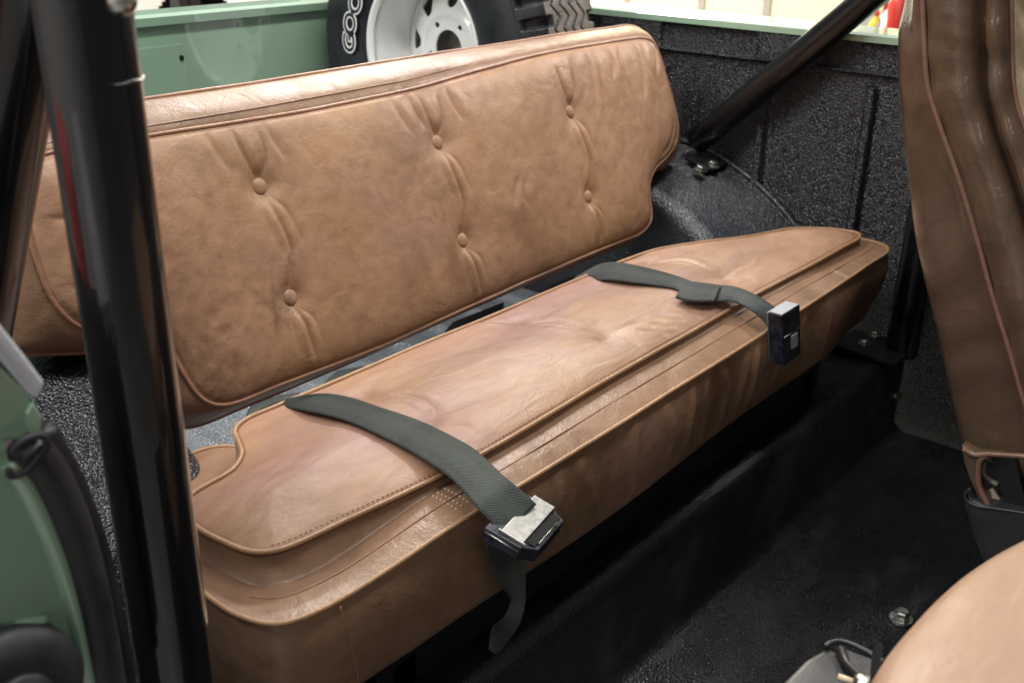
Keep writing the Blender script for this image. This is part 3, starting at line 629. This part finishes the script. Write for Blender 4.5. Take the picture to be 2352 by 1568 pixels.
def dispC(V):
    out=V.copy(); m=(V[:,2]<-.012)&(V[:,1]<.06); e=sst(.010,.03,-V[:,2])*m
    s=V[:,0]; t=np.clip(-V[:,2]/.134,0,1)
    f=np.zeros(len(V))
    for (x0,wd,am,sl) in ((.21,.010,.004,.02),(.29,.008,.003,.01),(.345,.009,.0042,.018),(.40,.008,.003,.0),(.44,.009,.0045,.02),(.50,.010,.0035,.012),(.545,.008,.0042,-.01),(.60,.010,.005,.015),(.70,.010,.003,.01),(.78,.012,.003,.02),(.10,.012,.0035,.03),(.055,.010,.004,.02)):
        c=x0+sl*t+.006*np.sin(t*5+x0*40); f+=1.15*am*np.exp(-((s-c)/wd)**2)*np.sin(np.pi*np.clip(t*1.0+.08,0,1))**.7
    f+=.003*np.sin(s*23+1)*np.sin(np.pi*t)+.012*sst(.80,.99,s)*sst(.2,1.,t)*-1.2+.004*np.sin(s*9)*t
    f+=-.010*np.exp(-((s-.02)/.06)**2)*sst(.1,.5,t)*0
    out[:,1]-=f*e
    # slack wave of the top band
    k=(V[:,2]>-.012)&(V[:,2]<.012); q=np.c_[V[:,0],V[:,1]]; out[:,2]+=k*.0012*vnoise(q,50,9)
    return out
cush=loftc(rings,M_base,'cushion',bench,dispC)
for ff in cush.data.polygons: pass
mk('seat_panel',P,gridf(NU2,NV2),M_cush,cush)
mk('piping',*tube(wavy(resample(np.c_[c1,.0195+.006*sst(.2,.3,c1[:,1])],900,True),.0005,4),.0029,10,True),M_pipe2,cush)
mk('piping',*tube(wavy(resample(np.c_[c2,zb_(c2)+.001],900,True),.0006,5),.0028,10,True),M_pipe2,cush)
sq=sC[0]+(sD[0]-sC[0])*.46; sz=zt_(sq,.46)+.0004
mk('seam_thread',*tube(np.c_[sq,sz][::2],.0009,6),M_pipe,cush)
def band_z(x,y):
    k=np.argmin(np.abs(sC[0][:,0]-x)); k2=np.argmin(np.abs(sD[0][:,0]-x)); t=(sC[0][k,1]-y)/(sC[0][k,1]-sD[0][k2,1]); return float(zt_(np.array([[x,y]]),min(max(t,0.),1.))[0])
# dark row of stitches just inside the piping
V_,F_=[],[]
st=[]
fs_=resample(sC[0],int(1.36/.0062)); tg_=np.gradient(fs_,axis=0); tg_/=np.linalg.norm(tg_,axis=1)[:,None]; nm_=np.c_[-tg_[:,1],tg_[:,0]]
for p_,t_,m_ in list(zip(fs_,tg_,nm_))[3:-3]:
    c_=p_+m_*.0058; st.append(box((c_[0],c_[1],.0225),(t_[0]*.0016,t_[1]*.0016,0),(m_[0]*.0002,m_[1]*.0002,0),(0,0,.0006)))
mk('stitching',*joinm(st),M_pipe,cush,smooth=False)
# pale repair stitches on the band
M_thr=simple('cream_thread',(.62,.50,.38),rough=.7)
for grp in ((-.102,-.094,-.084),(.865,.872)):
    st=[]
    for x0 in grp:
        for k_ in range(7):
            y0=.040-.0048*k_; z0=band_z(x0,y0); st.append(abox(x0+.0025*k_*.3,x0+.0025*k_*.3+.0011,y0-.0030,y0,z0-.001,z0+.0012))
    mk('repair_stitching',*joinm(st),M_thr,cush,smooth=False)
mk('tack',*tube([(-.064,.036,-.004),(-.064,.036,.0095)],.0026,12),M_steel,cush)
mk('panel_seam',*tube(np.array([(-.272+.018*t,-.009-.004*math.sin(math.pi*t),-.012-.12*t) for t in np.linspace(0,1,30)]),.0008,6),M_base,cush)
# seat support frame in the shade below the cushion
mk('support_frame',*joinm([abox(-.18,.90,.05,.075,-.235,-.14,.003),abox(-.18,.90,.26,.285,-.19,-.14,.003),abox(-.16,-.12,.05,.28,-.24,-.19,.003),abox(.84,.88,.05,.28,-.24,-.19,.003)]),M_bracket,bench,smooth=False)
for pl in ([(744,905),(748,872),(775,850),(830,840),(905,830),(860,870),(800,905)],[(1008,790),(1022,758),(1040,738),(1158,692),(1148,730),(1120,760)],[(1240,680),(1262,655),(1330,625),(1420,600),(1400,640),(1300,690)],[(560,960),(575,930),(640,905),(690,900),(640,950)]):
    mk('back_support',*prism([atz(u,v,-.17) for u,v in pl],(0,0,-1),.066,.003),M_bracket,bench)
# ================================================================== SEAT BELTS
def ribbon(name,E1,E2,m,parent,th=.0016,k=8,nc=12,crown=.001):
    A=resample(catmull(E1,k=k),110); B=resample(catmull(E2,k=k),110); V=[];UV=[]
    Lc=np.r_[0,np.cumsum(np.linalg.norm(np.diff((A+B)/2,axis=0),axis=1))]
    tdir=np.gradient((A+B)/2,axis=0)
    for i in range(len(A)):
        wv=B[i]-A[i]; nn=np.cross(tdir[i],wv); nn/=np.linalg.norm(nn)+1e-9
        if nn[2]<-.2: nn=-nn
        if abs(nn[2])<=.2 and nn[1]>0: nn=-nn
        W=np.linalg.norm(wv)
        row=[A[i]+wv*t+nn*(crown*math.sin(math.pi*t)+th/2) for t in np.linspace(0,1,nc)]+[A[i]+wv*t+nn*(crown*math.sin(math.pi*t)-th/2) for t in np.linspace(1,0,nc)]
        V+=row; UV+=[(Lc[i],(t-.5)*W) for t in np.linspace(0,1,nc)]+[(Lc[i],(t-.5)*W) for t in np.linspace(1,0,nc)]
    F=gridf(len(A),2*nc,False,True)+[tuple(range(2*nc)),tuple(range(len(V)-1,len(V)-1-2*nc,-1))]
    return mk(name,V,F,m,parent,uv=UV)
GB='seat belts lying across the rear bench'
sb1=empty('seat_belt',(-.06,.1,.03),'olive green seat belt with a worn chrome lift buckle on the rear bench','seat belt',GB)
up=[(600,938,-.03),(650,919,.022),(700,908,.044),(745,904,.045),(800,912,.044),(880,938,.042),(960,965,.041),(1040,1003,.039),(1090,1032,.038),(1130,1068,.036),(1165,1100,.032),(1200,1128,.022),(1232,1158,.010)]
lo=[(590,958,-.05),(636,936,.016),(690,941,.040),(745,952,.044),(800,968,.042),(880,1004,.040),(940,1035,.038),(1000,1072,.036),(1035,1098,.033),(1068,1132,.028),(1095,1165,.022),(1125,1195,.012),(1160,1228,.000)]
ribbon('strap',[atz(*p) for p in up],[atz(*p) for p in lo],M_web1,sb1,crown=.0015)
# buckle 1: chrome lift cover over a black body
zt=.006
A_,B_,C_,D_=atz(1227,1137,zt+.004),atz(1279,1143,zt-.002),atz(1204,1222,zt-.002),atz(1152,1216,zt+.004)
nb=np.cross(B_-A_,D_-A_); nb/=np.linalg.norm(nb); nb=nb if nb[2]>0 else -nb
bb=empty('x',(0,0,0),None,None); bpy.data.objects.remove(bb)
ux=(A_-D_); ux/=np.linalg.norm(ux); uy=np.cross(nb,ux); 
if uy@(B_-A_)<0: uy=-uy
cc=(A_+D_)/2; wid=np.linalg.norm(A_-D_)/2; ln=np.linalg.norm(B_-A_)
bodyp=[cc-ux*(wid+.006)-uy*.016-nb*.004,cc+ux*(wid+.000)-uy*.014-nb*.004,cc+ux*(wid+.004)+uy*(ln*.9)-nb*.004,cc+ux*(wid-.006)+uy*(ln+.016)-nb*.004,cc-ux*(wid-.008)+uy*(ln+.016)-nb*.004,cc-ux*(wid+.004)+uy*(ln+.000)-nb*.004]
bk1=mk('buckle',*prism(bodyp,-nb,.017,.002),M_bplast,sb1,smooth=False)
mk('lift_cover',*joinm([box(cc+uy*ln/2-nb*.0012,ux*wid,uy*ln/2,nb*.0012,.0008),box(cc+uy*ln/2-ux*wid-nb*.006,ux*.0010,uy*ln*.62,nb*.006,.0006),box(cc+uy*ln/2+ux*wid-nb*.005,ux*.0010,uy*ln/2,nb*.005,.0006)]),M_chrome,bk1,smooth=False)
mk('tongue_slot',*box(cc+uy*(ln+.0065)-nb*.0034,ux*(wid-.007),uy*.0045,nb*.0012,.0005),M_dark,bk1,smooth=False)
mk('slot_edge',*tube([cc+uy*(ln+.012)-ux*(wid-.014)-nb*.0022,cc+uy*(ln+.012)+ux*(wid-.016)-nb*.0022],.0007,6),M_steel,bk1)
mk('trim_line',*tube([cc-ux*(wid+.0062)-uy*.014-nb*.008,cc-ux*(wid+.0050)+uy*ln*1.0-nb*.009],.0009,6),M_steel,bk1)
tl=[(1118,1235),(1122,1285),(1148,1340),(1172,1378),(1160,1412),(1130,1442),(1122,1490)]; tr=[(1206,1240),(1206,1300),(1206,1350),(1205,1390),(1192,1435),(1168,1470),(1140,1502)]
ty=[-.022,-.024,-.028,-.032,-.036,-.042,-.045]
ribbon('strap_tail',[aty(u,v,y_) for (u,v),y_ in zip(tl,ty)],[aty(u,v,y_-.006) for (u,v),y_ in zip(tr,ty)],M_web1,sb1)
sb2=empty('seat_belt',(.56,.1,.03),'dusty grey seat belt with a folded end and black push button buckle','seat belt',GB)
up=[(1335,632,.006),(1362,614,.030),(1390,604,.046),(1420,603,.050),(1465,611,.050),(1520,624,.047),(1560,636,.044),(1600,650,.042),(1640,655,.042),(1680,657,.042),(1715,668,.041),(1750,686,.036),(1785,710,.026),(1812,735,.012)]
lo=[(1318,645,.004),(1345,645,.022),(1375,644,.034),(1400,643,.040),(1450,649,.042),(1500,655,.040),(1550,664,.037),(1590,684,.036),(1640,692,.036),(1680,692,.035),(1708,702,.033),(1735,720,.026),(1760,745,.012),(1772,768,.0)]
ribbon('strap',[atz(*p) for p in up],[atz(*p) for p in lo],M_web2,sb2,crown=.003)
ribbon('folded_end',[atz(u,v,z) for u,v,z in ((1575,647,.048),(1620,652,.047),(1655,657,.046))],[atz(u,v,z) for u,v,z in ((1552,683,.041),(1590,692,.041),(1640,692,.040))],M_web2,sb2,th=.004)
yb2=-.050
p1,p2,p3,p4=aty(1797,725,yb2),aty(1837,700,yb2),aty(1800,842,yb2),aty(1840,814,yb2)
hx=(p2-p1+p4-p3)/2; hz=(p1-p3+p2-p4)/2; c_=(p1+p2+p3+p4)/4
dy=np.array([0,1,0.])*.022
b2=mk('buckle',*box(c_+dy/2,hx/2,dy/2,hz/2,.0018),M_bplast,sb2,smooth=False)
mk('chrome_edge',*joinm([box(c_+dy+(0,.0008,0),hx/2*1.0,(0,.001,0),hz/2*.97,.0004)]),M_chrome,b2,smooth=False)
mk('top_plate',*box(c_+dy/2+hz/2,hx/2*.94,dy/2*.9,hz*.012,.0004),M_grey,b2,smooth=False)
mk('push_button',*box(c_+hx*.10-hz*.12+(0,-.0006,0),hx*.17,(0,.0012,0),hz*.13,.0006),M_grey,b2,smooth=False)
mk('buckle_seam',*tube([c_-hx*.46+hz*.06-(0,.0003,0),c_+hx*.46+hz*.06-(0,.0003,0)],.0005,6),M_steel,b2)
# ================================================================== FRONT SEATS
fs=empty('front_seat',(.86,-.35,-.42),'brown leather front seat standing upright with cracked glossy side bolster','seat')
zs=np.linspace(-.135,.80,110)
def iz(z,pts): 
    p=sorted([(b_,a_) for a_,b_ in pts]); return float(np.interp(z,[q[0] for q in p],[q[1] for q in p]))
Pp=[atx(u,v,.62)[1:] for u,v in ((2120,0),(2124,100),(2132,200),(2160,290),(2200,400),(2240,530),(2280,680),(2318,800),(2352,920))]; Pp=[(a_,b_) for a_,b_ in Pp]; Pp+= [(-.41,-.135),(-.115,.56),(-.10,.80)]
Rp=[tuple(atx(u,v,.68)[1:]) for u,v in ((2075,0),(2062,60),(2060,100),(2062,200),(2080,400),(2110,600),(2140,720),(2180,900),(2210,1030))]+[(-.075,.55),(-.06,.80)]
Pc_=catmull(sorted(Pp,key=lambda q:q[1]),k=6); Rc_=catmull(sorted(Rp,key=lambda q:q[1]),k=6)
def cv(Cq,z): return float(np.interp(z,Cq[:,1],Cq[:,0]))
secs=[];pipe=[];pip2=[];fp1=[];panl=[]
XS=.62
for z in zs:
    yR=cv(Rc_,z); yP=cv(Pc_,z); yF=yP-.070; 
    xr=.68
    pts=[(1.10,yR+.012),(.95,yR+.016),(.80,yR+.014),(.72,yR+.008),(xr,yR-.002),(.655,yR-.022 if yR-.022>yP+.02 else (yR+yP)/2),(.632,yP+.018),(.6215,yP+.003),(.6235,yP-.002),(.612,yP-.018),(.606,yP-.038),(.610,yP-.056),(.620,yF+.008),(.648,yF+.004),(.650,yF-.001),(.622,yF-.006),(.612,yF-.014),(.614,yF-.024),(.628,yF-.031),(.640,yF-.030),(.650,yF-.026),(.70,yF-.030),(.80,yF-.036),(.87,yF-.038)]
    mir=[(1.74-x,y_) for x,y_ in pts[:0:-1] if True]
    allp=np.array(pts+[(1.74-x,y_) for x,y_ in pts[-2:0:-1]])
    # slight squeeze on the back centre to keep it closed
    cc_=resample(catmull(allp,True,5),170,True)
    secs.append(np.c_[cc_,np.full(len(cc_),z)])
    pipe.append((.6205,yP+.0005,z)); fp1.append((.636,yF-.0325,z))
V=np.array(secs)
zz3=V[...,2]; yy3=V[...,1]; xx3=V[...,0]
side=(xx3<.66)
wr=.0022*np.sin(zz3*55+yy3*60+1.5*np.sin(zz3*17))*np.exp(-((zz3-.10)/.16)**2)+.002*np.sin(zz3*90+yy3*30)*np.exp(-((zz3-.36)/.10)**2)+.006*np.exp(-((zz3-.425-.4*(yy3+.2))/.010)**2)*sst(-.10,-.16,-(-yy3))*0
V[...,0]-=np.where(side,wr,0)
for z0,am in ((.455,.0035),(.435,.0025),(.418,-.0025)):
    V[...,0]+=np.where(side&(yy3<-.15),-am*np.exp(-((zz3-z0-.25*(yy3+.2))/.007)**2),0)
zb=V[:,:,2]
# round the bottom edge in
k_=V.shape[1]; Vv=V.reshape(-1,3); ctrb=V[0].mean(0)
low=[V[0]*.0+ctrb+(V[0]-ctrb)*s_+np.array([0,0,dz]) for s_,dz in ((.55,-.022),(.85,-.018),(.95,-.010))]
Vall=np.vstack(low+[V.reshape(-1,3)])
bkf=mk('backrest',Vall,gridf(len(zs)+3,k_,False,True,flip=True),M_fseat,fs)
M_pipe3=leather('brown_piping_leather',(.20,.105,.075),(.12,.065,.045),(.22,.115,.09),(.2,.11,.06),rough=.28,pinkamt=.4)
mk('piping',*tube(np.array(pipe),.0034,10),M_pipe3,bkf)
mk('piping',*tube(np.array(fp1),.0034,10),M_pipe3,bkf)
# shiny front inset panel
P=[];xs_=np.linspace(.644,1.096,140); zq=np.linspace(.02,.78,160)
for z in zq:
    yF=cv(Pc_,z)-.070
    for x in xs_:
        u_=(x-.644)/.452; P.append((x,yF-.027-.026*max(0,math.sin(math.pi*u_))**.45-.0035*math.sin(z*95+5*math.sin(x*30))*math.exp(-u_*4)*min(1,u_*12),z))
mk('inset_panel',P,gridf(160,140),M_fpan,bkf)
# skirt, bottom piping loop, frame and hinge cover
XK=.612
lp=catmull([atx(u,v,XK-.004) for u,v in ((2212,1030),(2238,1044),(2275,1043),(2352,1047),(2420,1050))],k=8)
mk('piping',*tube(lp,.0038,10),M_pipe3,bkf)
lp=catmull([atx(u,v,XK-.003) for u,v in ((2268,1045),(2252,1056),(2247,1085),(2249,1115),(2262,1145),(2278,1172),(2300,1190))],k=8)
mk('piping',*tube(lp,.0040,10),M_pipe3,bkf)
mk('skirt',*prism([atx(u,v,XK) for u,v in ((2208,1022),(2245,1042),(2300,1045),(2266,1052),(2252,1064),(2248,1090),(2252,1120),(2268,1150),(2282,1178),(2262,1168),(2243,1135),(2226,1095),(2214,1060))],(1,0,0),.02,.002),M_fseat,bkf)
fr=mk('seat_frame',*joinm([prism([atx(u,v,XK+.012) for u,v in ((2276,1050),(2330,1050),(2345,1110),(2365,1190),(2322,1185),(2300,1130))],(1,0,0),.02,.002),abox(.66,1.08,-.42,-.40,-.30,-.15,.01),abox(.66,1.10,-.95,-.42,-.30,-.24,.02)]),M_bracket,fs,smooth=False)
mk('cushion',*joinm([abox(.64,1.12,-.98,-.43,-.24,-.10,.035)]),M_fseat,fs)
mk('hinge_bracket',*prism([atx(u,v,XK+.016) for u,v in ((2262,1130),(2278,1122),(2298,1150),(2290,1178),(2276,1178),(2262,1150))],(1,0,0),.006,.001),simple('worn_cream_paint',(.50,.42,.34),rough=.6,var=.4,vscale=60),fr,smooth=False)
mk('hinge_bracket',*tube(catmull([atx(u,v,XK+.018) for u,v in ((2262,1058),(2258,1085),(2272,1100),(2292,1112))],k=6),.004,10),simple('oily_steel',(.18,.16,.13),rough=.5,var=.4,vscale=60),fr)
hc1=mk('hinge_cover',*prism([atx(u,v,XK-.012) for u,v in ((2216,1132),(2222,1128),(2232,1150),(2262,1162),(2330,1176),(2440,1205),(2440,1480),(2300,1400),(2235,1230),(2214,1160))],(1,0,0),.05,.004),M_plastic,fs)
mk('cover_lip',*tube(catmull([atx(u,v,XK-.013) for u,v in ((2228,1122),(2217,1134),(2220,1148),(2240,1160),(2290,1168),(2352,1178),(2440,1202))],k=8),.0022,8),M_plastic,hc1)
# near seat, folded forward
ns=empty('front_seat',(.05,-.65,-.3),'smooth tan leather back of the nearest front seat folded forward, in the lower corner','seat')
zt=.10
ed=[atz(u,v,zt) for u,v in ((1960,1660),(1985,1590),(2005,1535),(2040,1485),(2080,1440),(2130,1386),(2200,1325),(2280,1272),(2352,1235),(2440,1195),(2540,1150))]
ed=[(q[0],q[1]) for q in ed]
ol=[ed[0]]+ed[1:]+[(.30,-.56),(.33,-.72),(.28,-.98),(.05,-1.02),(-.16,-1.0),(-.26,-.85),(-.27,-.62)]
ol=resample(catmull(ol,True,8),200,True); c0=ol.mean(0); R_=[]
for (s_,z_) in ((.88,-.10),(.95,-.09),(.985,-.06),(1.0,-.02),(.998,-.006),(.985,.008),(.95,.016),(.88,.022),(.7,.028),(.4,.032),(.1,.033),(.001,.033)):
    q=c0+(ol-c0)*s_; R_.append(np.c_[q,np.full(len(q),zt+z_-.006)])
mk('backrest',np.stack(R_,1).reshape(-1,3),gridf(200,len(R_),True,False),M_near,ns)
mk('cushion',*abox(-.20,.28,-1.05,-.50,-.22,-.06,.04),M_near,ns)
# its hinge cover
hb=mk('hinge_cover',*prism([atz(u,v,.0) for u,v in ((1760,1640),(1800,1560),(1850,1510),(1905,1480),(1925,1496),(1962,1560),(1975,1640))],(0,0,-1),.05,.006),M_plastic,ns)
mk('cover_lip',*tube(catmull([atz(u,v,.002) for u,v in ((1895,1484),(1912,1474),(1932,1472),(1960,1480),(2000,1500),(2030,1520))],k=8),.0025,8),M_plastic,hb)
mk('inner_wall',*prism([atz(u,v,-.015) for u,v in ((1925,1480),(2010,1512),(2000,1575),(1975,1590),(1945,1530))],(0,0,-1),.03,.003),M_plastic,hb)
mk('hinge_arm',*tube([atz(1932,1490,.004),atz(1945,1525,.004),atz(1990,1568,.004),atz(2010,1590,.004)],.004,12),M_bracket,hb)
bq=atz(1985,1561,.012); mk('pivot_bolt',*tube([bq-(0,0,.01),bq,bq+(0,0,.003)],[.0085,.0085,.005],16),M_steel,hb,smooth=True)
mk('strap_end',*box(atz(2008,1545,.02),(.010,.004,.012),(.002,.004,0),(0,0,.012),.001),M_bracket,hb,smooth=False)
mk('wooden_dowel',*tube([atz(1925,1553,.0),atz(1965,1567,.0)],.003,10),simple('pale_beige_plastic',(.6,.5,.32),rough=.5),hb)
# bolt on floor
p=atz(2069,1422,-.419)
fb=mk('hex_bolt',*hexbolt(p,(0,0,1),.0115,.017),M_steel,smooth=False); tag(fb,'large zinc hex bolt standing in the black floor beside the tan seat','bolt')
wv=np.array([p+np.array([.017*math.cos(t),.017*math.sin(t),.0005]) for t in np.linspace(0,2*np.pi,40,endpoint=False)])
mk('washer_rim',*tube(wv,.0016,8,True),M_floor,fb)
# ================================================================== BACKGROUND OF THE GARAGE
gd=mk('garage_door',*abox(5.2,5.26,.95,6.8,-1.05,2.6),M_cream,smooth=False); tag(gd,'bright cream sectional garage door behind the far side of the truck','garage door')
def vline(u,v,x,wd,name,m,parent):
    p=atx(u,v,x); return mk(name,*abox(x-.01,x+.0,p[1]-wd/2,p[1]+wd/2,-1.05,2.6),m,parent,smooth=False)
vline(1612,10,5.2,.05,'door_rib',M_gline,gd); vline(1762,15,5.2,.05,'door_rib',M_gline,gd); vline(1440,10,5.2,.04,'door_rib',M_gline,gd)
pp=atx(1989,40,5.0); po=mk('door_post',*abox(4.97,5.03,pp[1]-.055,pp[1]+.055,-1.05,2.6),M_gline,smooth=False); tag(po,'grey steel post at the edge of the cream garage door','post')
rw=mk('wall',*abox(5.24,5.3,-3,.95,-1.05,2.6),M_white,smooth=False); tag(rw,'pale grey garage wall beside the cream door','wall')
pp=atx(2034,20,4.9); q=mk('red_pipe',*tube([(4.9,pp[1],-1.05),(4.9,pp[1],2.4)],.012,12),M_red); tag(q,'thin red upright pipe on the pale wall','pipe')
tb=empty('work_bench',(4.7,1.25,-1.05),'grey work bench carrying bottles in front of the pale wall','bench')
pz=atx(2030,84,4.7)[2]
mk('bench_top',*abox(4.45,4.95,.3,1.75,pz-.08,pz-.04),M_grey,tb,smooth=False)
for x in (4.5,4.9):
    for y_ in (.35,1.7): mk('leg',*abox(x-.02,x+.02,y_-.02,y_+.02,-1.05,pz-.08),M_grey,tb,smooth=False)
def bottle(u,v,hh,r,m,cap,label):
    p=atx(u,v,4.6); z0=pz-.04; pr=[(r*.9,0),(r,.01),(r,hh*.6),(r*.75,hh*.72),(r*.35,hh*.82),(r*.35,hh*.9)]
    V=[];k=20
    for t in np.linspace(0,2*np.pi,k,endpoint=False):
        for (a_,b_) in pr: V.append((4.6+a_*math.cos(t),p[1]+a_*math.sin(t),z0+b_))
    o=mk('bottle',V,gridf(k,len(pr),True,False),m); tag(o,label,'bottle')
    mk('cap',*tube([(4.6,p[1],z0+hh*.88),(4.6,p[1],z0+hh)],r*.42,16),cap,o)
bottle(2008,75,.17,.035,simple('yellow_plastic',(.75,.50,.04),rough=.4),M_red,'small yellow bottle with red cap on the grey work bench')
bottle(2021,75,.15,.03,simple('blue_plastic',(.06,.12,.6),rough=.4),M_white,'small blue bottle with white cap on the grey work bench')
bottle(2042,70,.24,.045,M_white,M_white,'tall all white bottle on the grey work bench')
bottle(2062,55,.34,.06,M_red,M_bracket,'tall red canister with black cap on the grey work bench')
# white vehicle behind the tailgate
CY=4.4
wc2=empty('parked_car',(2.5,CY+.8,-1.05),'white car parked behind the green tailgate','car')
ac=aty(450,60,CY); ar=.30
xs_=np.linspace(.6,6.2,281); zs_=np.linspace(-.75,.75,76); V=[];F=[]
for x in xs_:
    for z in zs_: V.append((x,CY+.10*((z-.1)/.8)**2,z))
m_=len(zs_)
for i in range(len(xs_)-1):
    for j in range(m_-1):
        xc,zc=(xs_[i]+xs_[i+1])/2,(zs_[j]+zs_[j+1])/2
        if (xc-ac[0])**2+(zc-(ac[2]-.10))**2<ar**2: continue
        F.append((i*m_+j,(i+1)*m_+j,(i+1)*m_+j+1,i*m_+j+1))
cb=mk('body',V,F,M_white,wc2)
mk('roof',*joinm([abox(.6,6.2,CY+.12,CY+1.6,.72,.76,.01)]),M_white,wc2)
wq=mk('wheel',*tube([(ac[0],CY+.05,ac[2]-.16),(ac[0],CY+.25,ac[2]-.16)],.27,40),M_rub,wc2)
mk('rim',*tube([(ac[0],CY+.04,ac[2]-.16),(ac[0],CY+.052,ac[2]-.16)],.15,30),M_grey,wq)
mk('wheel_arch',*joinm([abox(ac[0]-.45,ac[0]+.45,CY+.30,CY+.34,-.8,.4)]),M_dark,wc2,smooth=False)
a1,a2=aty(343,10,CY-.05),aty(392,10,CY-.05)
gp=mk('equipment_stand',*joinm([abox(a1[0],a1[0]+.05,CY-.32,CY-.24,-1.05,1.2),abox(a2[0]-.06,a2[0],CY-.32,CY-.24,-1.05,1.2)]),M_bracket,smooth=False); tag(gp,'tall dark double upright stand in front of the white car','stand')
mk('panel',*abox(a1[0]+.05,a2[0]-.06,CY-.30,CY-.26,-1.0,1.2),M_grey,gp,smooth=False)
r1,r2=aty(612,5,CY-.6),aty(700,0,CY-.6)
rbx=mk('red_tool_box',*abox(r1[0],r2[0]+.1,CY-.75,CY-.6,-1.05,r1[2]+.12,.02),M_red,smooth=False); tag(rbx,'red tool box standing by the white car behind the tailgate','tool box')
# red cabinet added out of view, and pale wall left of the truck, mirrored in the gloss of the hoop leg
lw=mk('wall',*abox(-4.06,-4.0,-5,8,-1.05,2.8),simple('grey_wall_paint',(.55,.56,.55),rough=.6),smooth=False); tag(lw,'plain grey garage wall on the near side of the truck','wall')

rc=empty('reflection_cabinet',(-1.85,1.1,-1.05),'low red cabinet added out of view for its reflection in the roll bar','cabinet')
mk('carcass',*abox(-2.3,-1.6,.7,1.5,-1.05,.10,.01),M_red,rc,smooth=False)
for k_ in range(6):
    mk('drawer_front',*abox(-1.599,-1.585,.72,1.48,-1.0+.17*k_,-.85+.17*k_,.003),M_red,rc,smooth=False)
